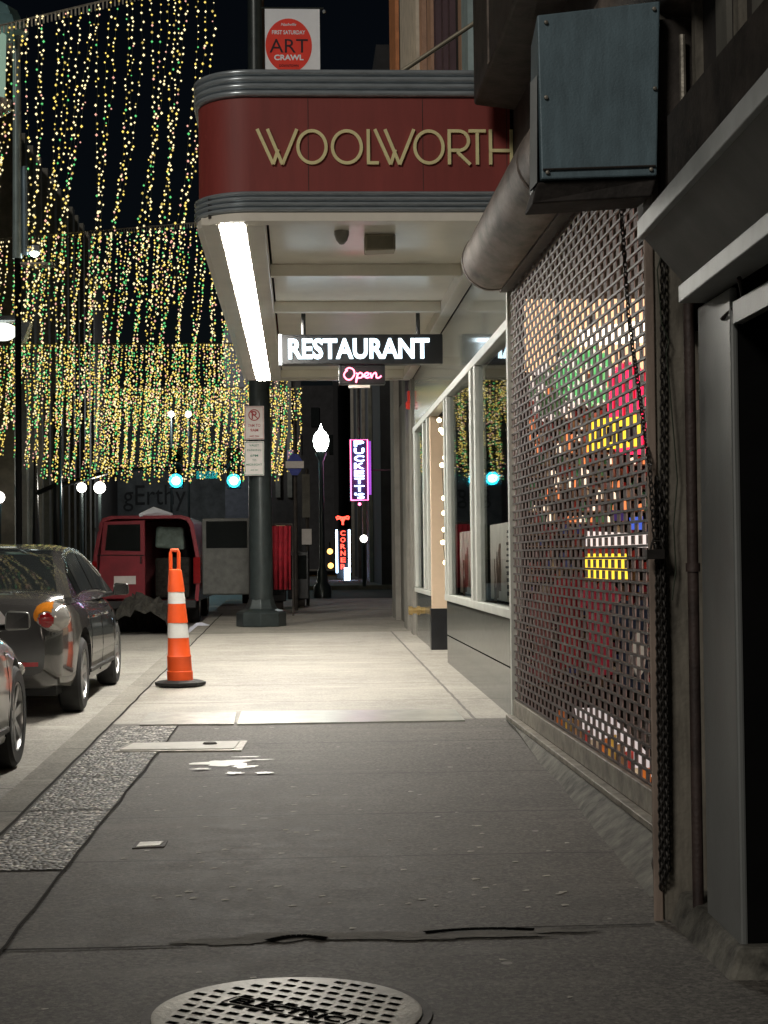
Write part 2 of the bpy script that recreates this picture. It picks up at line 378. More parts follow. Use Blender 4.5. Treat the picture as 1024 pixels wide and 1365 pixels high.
# longitudinal crack between aggregate strip and paving, and kerb joint
def strip(pts, wd, dz=.003):
    mb = MB()
    for i in range(len(pts)-1):
        a = Vector(pts[i]); b = Vector(pts[i+1]); d = (b-a); nrm = Vector((-d.y, d.x)).normalized()*wd/2
        q = [a-nrm, a+nrm, b+nrm, b-nrm]
        mb.add([(p.x, p.y, gz(p.y)+dz) for p in q], [(0,1,2,3)])
    return mb
def wob(x0, y0, x1, y1, n=26, a=.008):
    return [(x0+(x1-x0)*i/n+random.uniform(-a, a), y0+(y1-y0)*i/n) for i in range(n+1)]
mb = strip(wob(-1.03, 5.2, -.9, YD), .012, .009)
mb2 = strip(wob(-1.425, 4.5, -1.415, 30, 60, .006), .018, .004); mb.v and mb.add(mb2.v, mb2.f)
mb3 = strip([(-1.4+.1*i, 5.70+random.uniform(-.004,.004)) for i in range(11)], .016, .005); mb.add(mb3.v, mb3.f)
mb3 = strip([(.75+.1*i, 5.86+random.uniform(-.004,.004)) for i in range(6)], .012, .005); mb.add(mb3.v, mb3.f)
struct('pavement_joint', mb, M['joint'])
# aggregate panels
for (a, b) in ((7.05, 8.55), (8.58, 9.75), (9.78, 12.3)):
    q = MB(); f = lambda y: -1.03+(y-5.2)/(YD-5.2)*.13
    q.add([(-1.40,a,gz(a)+.006),(f(a)-.012,a,gz(a)+.006),(f(b)-.012,b,gz(b)+.006),(-1.40,b,gz(b)+.006)], [(0,1,2,3)])
    struct('aggregate_paving', q, M['agg'])
# pale concrete band and inset plates at the paving change
def plate(p0, p1, p2, p3, dz=.008):
    return MB().add([tuple(gp(*p)+Vector((0,0,dz))) for p in (p0, p1, p2, p3)], [(0,1,2,3)])
def solid_plate(name, pts, m, label, th=.012, rimm=None):
    P = [gp(*p) for p in pts]; top = [p+Vector((0,0,th)) for p in P]
    mb = MB(); mb.add([*P, *top], [(4,5,6,7),(0,1,5,4),(1,2,6,5),(2,3,7,6),(3,0,4,7)])
    return mb
tag(solid_plate('vault_plate', ((186,968),(312,967),(316,951),(200,951)), None, '').build('vault_plate', M['iron']), 'dull grey steel plate set in the pale paving, left of the bright plate', 'plate')
tag(solid_plate('vault_plate', ((316,967),(620,962),(606,947),(322,950)), None, '').build('vault_plate', mat('bright worn plate', (.5,.5,.46), .3, .3, .15, 5)), 'long bright worn plate set in pale paving below the marquee edge', 'plate')
# utility cover strip
t = thing('utility_cover', 'long narrow pale utility cover beside the aggregate strip', 'cover', tuple(gp(240,997)))
solid_plate('', ((152,1004),(322,1002),(330,989),(172,992)), None, '', .010).build('cover_frame', M['rail'], t)
solid_plate('', ((160,1002.5),(312,1000.5),(320,990.5),(178,993.5)), None, '', .016).build('cover_lid', M['offwhite'], t)
mb = MB(); mb.lathe(tuple(gp(280,995)+Vector((0,0,.017))), [(.05,0),(.04,.012),(.0,.014)], 12); mb.build('lid_knob', M['soot'], t)
# small square valve cover
t = thing('valve_cover', 'small rectangular metal valve cover flush in the dark paving', 'cover', tuple(gp(200,1127)))
solid_plate('', ((176,1132),(219,1130),(224,1122),(182,1123)), None, '', .006).build('cover_frame', M['soot'], t)
solid_plate('', ((182,1131),(213,1129),(218,1124),(187,1125)), None, '', .010).build('cover_lid', M['manhole'], t)
# spilled white paint
def blob(cx, cy, rx, ry, z, n=26, j=.35, seed=1):
    rnd = random.Random(seed); ph = [rnd.uniform(0, 6) for _ in range(4)]; pts = []
    for k in range(n):
        a = 2*PI*k/n; r = 1+j*(math.sin(3*a+ph[0])*.5+math.sin(5*a+ph[1])*.4+math.sin(9*a+ph[2])*.3)+rnd.uniform(-.1,.1)
        pts.append((cx+rx*r*math.cos(a), cy+ry*r*math.sin(a), z))
    return pts
mb = MB()
for k, (px, py, rx, ry) in enumerate(((298,1018,.16,.13),(326,1023,.07,.06),(342,1014,.1,.02),(312,1032,.05,.045),(352,1032,.05,.035),(268,1027,.06,.03),(330,1011,.08,.02))):
    g = gp(px, py); mb.add([(p[0], p[1], gz(p[1])+.0045+.0012*k) for p in blob(g.x, g.y, rx, ry, 0, seed=k)], [tuple(range(26))])
tag(mb.build('paint_spill', mat('spilled white paint', (.8,.78,.7), .35, 0, .1, 14)), 'splash of white paint spilled on the dark paving', 'paint spill')
# gum spots as real marks
mb = MB(); spots = [(200,1060),(290,1057),(345,1071),(210,1081),(165,1145),(255,1155),(285,1158),(300,1133),(375,1138),(385,1110),(270,1150),(330,1163),(345,1175),(370,1182),(395,1110),(238,1195),(258,1198),(205,1195),(300,1200),(390,1208),(358,1198),(265,1297),(338,1304),(60,1346),(430,1195),(520,1120),(560,1060),(600,1190),(640,1130),(480,1080),(705,1210),(480,1320),(420,1060),(305,1165),(325,1100),(445,1150),(470,1238),(545,1205),(660,1180),(670,1280),(760,1330)]
spots += [(random.uniform(180,760), random.uniform(1045,1215)) for _ in range(55)]
for k, (px, py) in enumerate(spots):
    g = gp(px, py); r = random.uniform(.008, .018); mb.add([(p[0], p[1], gz(p[1])+.0022+.00001*k) for p in blob(g.x, g.y, r, r, 0, 14, .3, k)], [tuple(range(10))])
tag(mb.build('gum_spots', mat('old gum', (.52,.49,.42), .75)), 'pale flattened gum spots dotted over the dark paving', 'gum', kind='stuff')
# broken patch with dark gaps
mb = MB()
for k, (px, py, rx, ry) in enumerate(((300,1256,.16,.05),(390,1250,.2,.06),(480,1249,.22,.05),(560,1250,.18,.05),(640,1248,.24,.045),(735,1243,.16,.03))):
    g = gp(px, py); mb.add([(p[0], p[1], gz(p[1])+.0042+.0006*k) for p in blob(g.x, g.y, rx, ry, 0, 30, .3, k+20)], [tuple(range(30))])
struct('paving_patch', mb, mat('crumbled mortar patch', (.15,.14,.12), .85, 0, .2, 12, .5, 60))
mb = MB()
for (xa, ya, xb, yb, bow) in ((357,1257,434,1254,-5),(566,1246,712,1242,-3)):
    pts = []
    for i in range(13):
        u = i/12; p = gp(xa+(xb-xa)*u, ya+(yb-ya)*u+bow*math.sin(PI*u)); pts.append((p.x, p.y))
    s = strip(pts, .04, .0085); mb.add(s.v, s.f)
struct('paving_gap', mb, M['black'])

# manhole
mc = Vector((-.05, 4.87, gz(4.87))); MRAD = .395
t = thing('manhole_cover', 'round pale iron manhole cover with holes and raised lettering', 'manhole cover', tuple(mc))
MB().lathe(tuple(mc), [(MRAD+.03,-.01),(MRAD+.03,.004),(MRAD+.002,.004),(MRAD+.002,-.01)], 64).build('cover_frame', M['soot'], t, smooth=True)
MB().lathe(tuple(mc), [(MRAD,-.02),(MRAD,.009),(MRAD-.01,.013),(.001,.013)], 64).build('cover_disc', M['manhole'], t, smooth=True)
def rotpt(x, y, z=0.0, a=R(-38)): return (mc.x+x*math.cos(a)-y*math.sin(a), mc.y+x*math.sin(a)+y*math.cos(a), mc.z+.0135+z)
mb = MB()
for i in range(-6, 7):
    for j in range(-6, 7):
        x = i*.056+(.028 if j % 2 else 0); y = j*.056
        if math.hypot(x, y) > MRAD-.05 or (abs(y) < .05 and abs(x) < .24): continue
        w_ = .019; mb.add([rotpt(x-w_, y-.011, .0008), rotpt(x+w_, y-.011, .0008), rotpt(x+w_, y+.011, .0008), rotpt(x-w_, y+.011, .0008)], [(0,1,2,3)])
mb.build('vent_holes', M['black'], t)
mb = MB()
for yy in (-.04, .04): mb.add([rotpt(-.22, yy-.004, .001), rotpt(.22, yy-.004, .001), rotpt(.22, yy+.004, .001), rotpt(-.22, yy+.004, .001)], [(0,1,2,3)])
for xx in (-.22, .22): mb.add([rotpt(xx-.004, -.036, .001), rotpt(xx+.004, -.036, .001), rotpt(xx+.004, .036, .001), rotpt(xx-.004, .036, .001)], [(0,1,2,3)])
text(mb, 'ELECTRIC', (mc.x, mc.y, mc.z+.0155), .40, .05, 0, .02, .003, axis='Z', rot=R(-38))
mb.build('lettering', M['black'], t)

# ================================================================ MARQUEE
YM0, YM1, XL, XW, ZS = 12.2, 23.2, -.745, 1.6, 3.9
path = []; RC = .42
path.append((XW, YM0)); path.append((XL+RC, YM0))
for i in range(1, 13):
    a = R(90)*i/12; path.append((XL+RC-RC*math.sin(a), YM0+RC-RC*math.cos(a)))
path.append((XL, 18)); path.append((XL, YM1-.3)); path.append((XL+.3, YM1)); path.append((XW, YM1))
def sweep(prof, closed=True):
    mb = MB(); vs = []; n = len(path); k = len(prof)
    for i, (x, y) in enumerate(path):
        a = Vector(path[max(i-1, 0)]); b = Vector(path[min(i+1, n-1)]); d = (b-a).normalized(); nr = Vector((-d.y, d.x))*-1
        # outward: on front face (heading -x) outward is -y
        nr = Vector((-d.y, d.x)); 
        if nr.dot(Vector((x, y))-Vector((.6, 17.5))) < 0: nr = -nr
        for (o, z) in prof: vs.append((x+nr.x*o, y+nr.y*o, z))
    fs = []
    for i in range(n-1):
        for j in range(k if closed else k-1):
            j2 = (j+1) % k; fs.append((i*k+j, i*k+j2, (i+1)*k+j2, (i+1)*k+j))
    mb.add(vs, fs); return mb
mq = thing('marquee', 'oxblood red theatre style marquee with steel bands and gold letters', 'marquee', (.4, YM0, 3.9))
sweep([(0,4.13),(0,4.83),(-.1,4.83),(-.1,4.13)]).build('fascia', M['red'], mq, smooth=True)
def band(z0, z1, nr=4):
    prof = [(-.1, z0)]; h = (z1-z0)/nr
    for i in range(nr):
        for k in range(7):
            a = PI*k/6; prof.append((.008+.028*math.sin(a), z0+h*i+h*.06+h*.88*(1-math.cos(a))/2))
    prof.append((-.1, z1)); return prof
sweep(band(3.97, 4.128)).build('trim_band', M['steel'], mq, smooth=True)
sweep(band(4.832, 5.04)).build('trim_band', M['steel'], mq, smooth=True)
sweep([(.012,3.905),(.012,3.968),(-.14,3.968),(-.14,3.905)]).build('lip', M['cream'], mq, smooth=True)
mb = MB(); mb.prism([(p[0]+(.06 if p[0] < 0 else 0), p[1]+(.06 if p[1] < 13 else -.05), 4.95) for p in path], (0, 0, .05)); mb.build('roof_deck', M['soot'], mq)
# soffit: recessed panels, border strips, beams
mb = MB()
bx = lambda a, b: mb.box(a, b)
bx((-.22, YM0+.14, 4.03), (XW-.01, YM1-.14, 4.06)); mb.build('soffit', M['cream'], mq)
mb = MB(); mb.box((XL+.03, YM0+.14, 3.9), (-.578, YM1-.12, 3.96)); mb.box((-.389, YM0+.14, 3.9), (-.24, YM1-.12, 4.06)); mb.box((1.47, YM0+.14, 3.9), (1.595, YM1-.12, 4.028))
mb.build('soffit_border', M['cream'], mq, bevel=.008)
for yb in (12.36, 14.72, 16.86, 21.6, 22.95):
    mb = MB(); mb.box((-.238, yb-.05, 3.92), (1.468, yb+.05, 4.029)); mb.build('soffit_beam', M['cream'], mq, bevel=.008)
mb = MB(); mb.box((-.572, YM0+.13, 3.899), (-.395, YM1-.13, 3.95)); mb.build('light_panel', M['lamp'], mq)
mb = MB(); mb.box((-.66, YM0+.12, 3.951), (-.39, YM1-.12, 4.1)); mb.build('light_housing', M['soot'], mq)
# gold letters
LZ0, LZ1 = yp(500,219,12.18).z, yp(500,172,12.18).z; LH = LZ1-LZ0; TH = .024; YF = YM0-.004
SEGN = [0]
def seg(mb, a, b, th=TH):
    a = Vector(a); b = Vector(b); d = (b-a).normalized(); n_ = Vector((-d.y, d.x))*th/2
    q = [a-n_, b-n_, b+n_, a+n_]; SEGN[0] += 1; e_ = .0008*(SEGN[0] % 4)
    mb.prism([(p.x, YF-.014-e_, p.y) for p in q], (0, .016+2*e_, 0))
def ring(mb, cx, cz, rx, rz_, th=TH, a0=0, a1=360, n=36):
    pts = [(cx+rx*math.cos(R(a0+(a1-a0)*i/n)), cz+rz_*math.sin(R(a0+(a1-a0)*i/n))) for i in range(n+1)]
    pin = [(cx+(rx-th)*math.cos(R(a0+(a1-a0)*i/n)), cz+(rz_-th)*math.sin(R(a0+(a1-a0)*i/n))) for i in range(n+1)]
    for i in range(n):
        q = [pts[i], pts[i+1], pin[i+1], pin[i]]; mb.prism([(p[0], YF-.012, p[1]) for p in q], (0, .014, 0))
PX = lambda px: yp(px, 195, 12.18).x
def letter(ch, x0, x1):
    mb = MB(); z0, z1 = LZ0, LZ1; x0 = PX(x0); x1 = PX(x1); w_ = x1-x0
    if ch == 'W':
        seg(mb, (x0, z1), (x0+w_*.40, z0)); seg(mb, (x0+w_*.40, z0), (x0+w_*.52, z0+LH*.42))
        seg(mb, (x0+w_*.26, z1), (x0+w_*.63, z0)); seg(mb, (x0+w_*.63, z0), (x1, z1))
    elif ch == 'O': ring(mb, (x0+x1)/2, (z0+z1)/2, w_/2, LH/2)
    elif ch == 'L': seg(mb, (x0+TH/2, z1), (x0+TH/2, z0)); seg(mb, (x0, z0+TH/2), (x1, z0+TH/2))
    elif ch == 'T': seg(mb, (x0, z1-TH/2), (x1, z1-TH/2)); seg(mb, ((x0+x1)/2, z1), ((x0+x1)/2, z0))
    elif ch == 'H': seg(mb, (x0+TH/2, z1), (x0+TH/2, z0)); seg(mb, (x1-TH/2, z1), (x1-TH/2, z0)); seg(mb, (x0, z0+LH*.4), (x1, z0+LH*.4))
    elif ch == 'R':
        seg(mb, (x0+TH/2, z1), (x0+TH/2, z0)); r = LH*.32
        seg(mb, (x0, z1-TH/2), (x1-r, z1-TH/2)); seg(mb, (x0, z1-2*r+TH/2), (x1-r, z1-2*r+TH/2)); ring(mb, x1-r, z1-r, r, r, TH, -90, 90, 18)
        seg(mb, (x0+w_*.42, z1-2*r), (x1, z0))
    mb.build('letter', M['gold'], mq)
for ch, a, b in (('W',343,396),('O',395,437),('O',441,484),('L',489,505),('W',500,552),('O',551,593),('R',597,627),('T',625,648),('H',652,684)): letter(ch, a, b)
# seams in the fascia
for px in (411, 564, 676):
    x = PX(px); mb = MB(); mb.box((x-.002, YM0-.0025, 4.135), (x+.002, YM0+.01, 4.825)); mb.build('fascia_seam', M['soot'], mq)
# tie rod
a = yp(530, 99, 14.0); b = xp(641, 25, 1.60); a = a+(a-b)*((a.z-5.0)/(b.z-a.z))
mb = MB(); mb.tube([(a.x, a.y, 5.0), tuple(b)], .02, 10); rod = mb.build('tie_rod', mat('pale steel rod', (.6,.55,.42), .3, .7), mq)
# soffit fixtures
t = thing('security_camera', 'small dome security camera under the marquee soffit', 'camera', (.36, 13.2, 4.03))
MB().lathe((.36, 13.2, 4.03), [(.06,0),(.06,-.03),(.045,-.075),(.02,-.105),(.001,-.11)], 16).build('dome', mat('grey dome', (.2,.19,.17), .3), t, smooth=True)
t = thing('speaker', 'beige box speaker mounted under the marquee soffit', 'speaker', (.68, 13.4, 4.03))
MB().hexa([(.55,13.3,3.89),(.80,13.3,3.90),(.80,13.3,4.029),(.55,13.3,4.029),(.55,13.5,3.89),(.80,13.5,3.90),(.80,13.5,4.029),(.55,13.5,4.029)]).build('cabinet', mat('beige box', (.26,.23,.17), .6), t, bevel=.01)
MB().box((.57,13.292,3.91),(.78,13.299,4.01)).build('grille', mat('grille', (.2,.18,.13), .8, bump=1, bscale=300), t)

# RESTAURANT sign
YS = 17.0
t = thing('restaurant_sign', 'black box sign with glowing white letters RESTAURANT under marquee', 'sign', (.65, YS, 3.9))
MB().box((-.19, YS, 3.405), (1.5, YS+.16, 3.715)).build('sign_box', M['blackpaint'], t, bevel=.01)
MB().box((-.2, YS-.006, 3.40), (-.165, YS+.166, 3.72)).build('end_cap', M['steel'], t)
mb = MB(); text(mb, 'RESTAURANT', (.63, YS-.012, 3.565), 1.46, .215, 0, .031, .02); mb.build('letters', M['neonwhite'], t)
for x in (.06, 1.25):
    MB().tube([(x, YS+.08, 3.716), (x, YS+.08, 4.03)], .022, 8).build('hanger', M['blackpaint'], t)
# Open neon
t = thing('open_sign', 'pink neon script Open sign hanging below the restaurant sign', 'sign', (.65, YS, 3.4))
MB().box((.42, YS+.02, 3.195), (.90, YS+.12, 3.402)).build('sign_box', M['blackpaint'], t, bevel=.012)
MB().box((.52, YS+.03, 3.165), (.74, YS+.10, 3.194)).build('transformer', M['cream'], t)
def scr(pts, n=10):   # smooth catmull-rom
    out = []; P = [pts[0]]+list(pts)+[pts[-1]]
    for i in range(1, len(P)-2):
        for k in range(n):
            u = k/n; q = []
            for c in (0, 1):
                p0, p1, p2, p3 = P[i-1][c], P[i][c], P[i+1][c], P[i+2][c]
                q.append(.5*((2*p1)+(-p0+p2)*u+(2*p0-5*p1+4*p2-p3)*u*u+(-p0+3*p1-3*p2+p3)*u**3))
            out.append(q)
    out.append(list(pts[-1])); return out
strokes = {'O': [(.10,.62),(.04,.4),(.1,.18),(.2,.16),(.29,.4),(.27,.66),(.17,.76),(.09,.66),(.13,.6)],
 'p': [(.33,.5),(.37,.38),(.33,.0),(.35,.3),(.42,.5),(.49,.42),(.46,.26),(.38,.24)],
 'e': [(.5,.3),(.6,.36),(.64,.46),(.58,.5),(.53,.38),(.58,.24),(.66,.28)],
 'n': [(.68,.5),(.70,.24),(.74,.42),(.8,.5),(.82,.4),(.82,.26),(.88,.24),(.94,.34)]}
mb = MB()
for s in strokes.values(): mb.tube([(.455+x*.43, YS-.0, 3.215+z*.2) for x, z in scr(s)], .0085, 6)
mb.build('neon_tube', M['openred'], t, smooth=True)

# ================================================================ RESTAURANT FRONT (X = 1.6)
rb = thing('restaurant_building', 'restaurant shopfront with cream framed windows and granite bulkhead', 'building', (1.6, 17, gz(17)))
G0 = lambda y: gz(y)-.05
def wbox(name, y0, y1, z0, z1, m, x0=1.6, x1=1.75, bevel=0, parent=None):
    return MB().hexa([(x0,y0,z0[0]),(x1,y0,z0[0]),(x1,y0,z1[0]),(x0,y0,z1[0]),(x0,y1,z0[1]),(x1,y1,z0[1]),(x1,y1,z1[1]),(x0,y1,z1[1])]).build(name, m, parent or rb, bevel=bevel)
k2 = lambda v: (v, v)
wbox('bulkhead', 12.35, 18.0, (G0(12.35), G0(18)), k2(.93), M['granite'])
wbox('bulkhead_seam', 12.36, 17.99, k2(.545), k2(.556), M['black'], 1.5985, 1.61)
wbox('bulkhead_cap', 12.35, 18.0, k2(.93), k2(1.0), M['creamframe'], 1.575, 1.75, .006)
wbox('bulkhead', 20.15, 22.8, (G0(20.15), G0(22.8)), k2(.93), M['granite'])
wbox('bulkhead_cap', 20.15, 22.8, k2(.93), k2(.99), M['creamframe'], 1.58, 1.75, .006)
wbox('upper_panel', 12.35, 22.8, k2(3.2), k2(3.897), M['panel'], 1.6, 1.7)
wbox('lintel_frame', 12.35, 22.8, k2(3.12), k2(3.2), M['creamframe'], 1.575, 1.7, .006)
for y0, y1 in ((12.36,12.45),(14.72,14.84),(15.08,15.24),(17.55,17.68),(17.86,18.0),(20.3,20.45),(20.95,21.1),(22.5,22.75)):
    wbox('window_post', y0, y1, k2(1.0), k2(3.12), M['creamframe'], 1.58, 1.68, .005)
wbox('corner_post', 14.84, 15.08, k2(1.0), k2(3.12), M['blackpaint'], 1.62, 1.68)
wbox('corner_post', 17.68, 17.86, k2(1.0), k2(3.12), M['blackpaint'], 1.62, 1.68)
GL = glass('shop glass', (.93,.96,.94), .0)
for y0, y1 in ((12.45,14.72),(15.24,17.55),(20.45,20.95),(21.1,22.5)):
    kx = -.018 if y0 < 13 else -.028 if y0 < 16 else -.02
    MB().add([(1.618,y1,1.0),(1.618+kx*(y1-y1)-kx*(y1-y0),y0,1.0),(1.618-kx*(y1-y0),y0,3.12),(1.618,y1,3.12)], [(0,1,2,3)]).build('window_pane', GL, rb, recalc=False)
# interior dark room
mb = MB(); mb.box((2.9, 12.4, .1), (3.0, 22.7, 4)); mb.box((1.76, 12.4, .15), (2.9, 22.7, .25)); mb.box((1.7, 12.35, 3.2), (2.9, 22.7, 3.3)); mb.box((1.68, 22.72, .2), (2.9, 22.8, 3.9))
mb.build('interior_shell', M['darkbldg2'], rb)
# entrance recess partition, peach face with black base
mb = MB(); mb.box((1.6, 20.0, .78), (2.4, 20.14, 3.12)); mb.build('entry_wall', M['peach'], rb)
mb = MB(); mb.box((1.58, 19.97, .2), (2.42, 20.15, .78)); mb.build('entry_wall_base', M['blackpaint'], rb)
mb = MB(); mb.box((1.72, 18.02, .2), (2.4, 18.1, 3.1)); mb.build('entry_door', M['blackpaint'], rb)
mb = MB(); mb.box((2.4, 18.0, .2), (2.5, 20.2, 3.1)); mb.build('entry_back', M['darkbldg2'], rb)
# posters
def poster(y0, y1, z0, z1, label, seed):
    t = thing('poster', label, 'poster', (1.69, y0, z0), 'posters in the restaurant windows')
    MB().box((1.690, y0, z0), (1.694, y1, z1)).build('sheet', M['paper'], t)
    rnd = random.Random(seed); mb = MB(); H_ = z1-z0; W_ = y1-y0; i = 0
    cx = y0+W_*.72
    for q in range(3):
        o_ = [(cx+(-.10+.09*q)*W_+rnd.uniform(-.012,.012)*W_*2+sd_*W_*(.035+.02*math.sin(3*u_+q)), z0+H_*(.12+.62*u_-.1*q)) for sd_, us in ((-1,(0,.2,.4,.6,.8,1)),(1,(1,.8,.6,.4,.2,0))) for u_ in us]
        mb.add([(1.6885-.0004*q, a_, b_) for a_, b_ in o_], [tuple(range(12))])
    mb.build('picture', mat('brown picture', (.2,.12,.09), .7, 0, .6, 9), t)
    mb = MB()
    for k in range(7):
        zz = z0+H_*(.9-.075*k); hh = H_*rnd.uniform(.015,.04); ww = W_*rnd.uniform(.1,.25); mb.box((1.6885, y0+W_*.28-ww/2, zz-hh), (1.6897, y0+W_*.28+ww/2, zz))
    for k in range(4): mb.box((1.6885, y0+W_*.2, z0+H_*(.08+.085*k)), (1.6897, y0+W_*.36, z0+H_*(.13+.085*k)))
    mb.build('printing', M['ink'], t)
poster(12.8, 14.6, 1.03, 1.68, 'pale poster with brown figure in the window nearest the shutter', 3)
poster(15.3, 17.4, 1.03, 1.66, 'pale poster with brown figure in the middle window', 5)
# string lights in the entrance
t = thing('string_lights', 'vertical string of round warm bulbs hanging in the restaurant entrance', 'string lights', (1.72, 19.2, 3.1))
pts = []; zs = [yp(588, y, 19.2).z for y in (560,573,577,610,620,664,684,706,723,750)]
xs = [xp(p, 600, 1.0).x for p in (1,)]
PXs = (586,588,591,593,589,591,591,591,589,592)
mb = MB(); mb.tube([(1.72, 19.2, 3.1)]+[(yp(PXs[i], 600, 19.2).x, 19.2, z) for i, z in enumerate(zs)], .004, 5); mb.build('cable', M['wire'], t)
for i, z in enumerate(zs):
    MB().ball((yp(PXs[i], 600, 19.2).x, 19.2, z), .028, 8).build('bulb', M['stringlamp'], t, smooth=True)
# standpipe
p = Vector((1.6, 21.2, .72))
t = thing('standpipe', 'brass standpipe outlet on the granite bulkhead by the entrance', 'standpipe', tuple(p))
MB().lathe(tuple(p), [(.045,0),(.045,-.06),(.06,-.065),(.06,-.1),(.04,-.11),(.04,-.16)], 14, axis='X').build('outlet', M['brass'], t, smooth=True)
MB().lathe((p.x-.16, p.y, p.z), [(.058,0),(.058,-.05),(.035,-.055),(.035,-.01)], 14, axis='X').build('cap', M['brass'], t, smooth=True)
# upper facade of restaurant building
ub = thing('upper_facade', 'upper storey of restaurant building with tall lit window strips', 'building', (1.6, 18, 5.0))
yy = lambda px: 3520.0/(px-400)
MB().box((1.66, 12.3, 3.9), (3.0, 28, 12)).build('wall', M['darkbldg2'], ub)
cols = {'orange': mat('amber lit frame', (.5,.2,.08), .7), 'cream': mat('lit cream column', (.62,.56,.45), .7), 'peach': mat('peach strip', (.45,.27,.18), .7), 'dk': M['darkbldg'], 'blue': mat('pale blue strip', (.35,.45,.45), .5), 'mauve': mat('mauve strip', (.09,.05,.06), .6)}
for a, b, c in ((527,535,'orange'),(545,567,'cream'),(567.5,571,'peach'),(578,583,'peach'),(587,590,'mauve'),(597,600,'mauve'),(606,609,'mauve'),(620,624,'peach'),(624.5,633,'blue')):
    y1, y0 = yy(a), yy(b); MB().box((1.6-.04*(c == 'cream'), y0, 5.0), (1.659, y1, 12)).build('pilaster', cols[c], ub)
mb = MB()
for k in range(6): mb.octa((1.62, yy(540)+random.uniform(-.4,.4), 5.9+k*.55), .09)
mb.build('window_lamp', M['amberlamp'], ub)
ul = bpy.data.lights.new('upper_window_glow', 'POINT'); ul.energy = 35; ul.color = (1,.75,.5); ul.shadow_soft_size = .2
uo = bpy.data.objects.new('upper_window_glow', ul); C.objects.link(uo); uo.location = (1.0, 21.5, 6.2)
t = thing('flag', 'white and red cloth hanging on the upper facade beside the tie rod', 'flag', (1.5, 14.2, 6.5))
mb = MB(); n = 8
P = [[yp(x, y, 13.9)+Vector((0, .05*math.sin(i*1.3), 0)) for i, x in enumerate((641,646,651,657))] for y in (18, 45, 70, 97)]
for i in range(3):
    for j in range(3): mb.add([P[i][j], P[i][j+1], P[i+1][j+1], P[i+1][j]], [(0,1,2,3)], 1 if (i == 1 and j > 0) or (i == 2 and j < 2) or (i==0 and j==2) else 0)
mb.build('cloth', [M['bannerwhite'], M['bannerred']], t, smooth=True)

# ================================================================ SHUTTERED SHOP
sx = 1.58; SY0, SY1 = 5.92, 12.12; SZ0 = .40
sh = thing('security_shutter', 'brown perforated steel roll shutter closed over a lit shop window', 'shutter', (sx, 9, gz(9)))
mb = MB(); row = .057; pitch = .172; nr = 56
for i in range(nr):
    z = .36+i*row; mb.box((sx-.008, SY0, z-.006), (sx+.005, SY1, z+.006), 1)
    off = (pitch/2 if i % 2 else 0); y = SY0+off-pitch
    while y < SY1:
        a = max(y, SY0); b = min(y+pitch*.44, SY1)
        if b > a+.01: mb.box((sx-.0025, a, z+.0075), (sx+.0025, b, z+row-.0075))
        y += pitch
mb.build('perforated_curtain', [M['slat'], mat('slat shadow line', (.05,.037,.034), .55, 0)], sh)  # darker bar colour imitates the shadow lines between slats
# bottom rail (angle iron)
mb = MB(); y0, y1 = 7.0, 12.15
mb.box((sx-.02, y0, .235), (sx+.01, y1, .345)); mb.box((sx-.075, y0, .205), (sx-.02, y1, .235)); mb.build('bottom_rail', M['rail'], sh, bevel=.004)
MB().box((sx-.03, SY1, gz(SY1)), (sx+.03, SY1+.06, 3.5)).build('guide_rail', M['creamframe'], sh, bevel=.004)
# roll cover
mb = MB(); mb.tube([(1.43, 5.2, 3.58), (1.43, 7.0, 3.58), (1.43, 8.99, 3.58)], .21, 28, cap=True); mb.build('roll_cover', M['drum'], sh, smooth=True)
mb = MB(); mb.tube([(1.43, 9.0, 3.58), (1.43, 10.6, 3.58), (1.43, 12.0, 3.575)], .218, 28, cap=True); mb.build('roll_cover', M['drum'], sh, smooth=True)
MB().box((1.5, 5.2, 3.36), (1.60, 12.15, 3.40)).build('lintel', M['redpipe'], sh, bevel=.004)
MB().tube([(1.43, 11.98, 3.575), (1.43, 12.03, 3.575)], .225, 28).build('end_plate', M['drum'], sh, smooth=True)
# ledge
mb = MB()
lg = [(1.30, 6.3), (1.335, 7.2), (1.42, 9.2), (1.52, 11.6), (1.545, 12.15)]
for i in range(len(lg)-1):
    (xa, ya), (xb, yb) = lg[i], lg[i+1]; za, zb = gz(ya), gz(yb)
    mb.add([(xa,ya,za-.02),(xb,yb,zb-.02),(1.5,yb,.2),(1.5,ya,.2),(1.64,ya,.204),(1.64,yb,.204)], [(0,1,2,3),(3,2,5,4)])
mb.add([(1.30,6.3,gz(6.3)-.02),(1.5,6.3,.2),(1.64,6.3,.2),(1.64,6.3,.0)], [(0,1,2,3)])
lo = mb.build('stone_ledge', M['dirtcon'], recalc=False); tag(lo, 'sloping dirty concrete ledge below the roll shutter', 'ledge')
mb = MB(); mb.lathe((1.42, 6.2, .19), [(.055,-.02),(.055,.25),(.045,.25),(.045,-.02)], 16, axis='Y')
tag(mb.build('drain_pipe', M['soot'], smooth=True), 'black pipe stub in the gap at the end of the ledge', 'pipe')
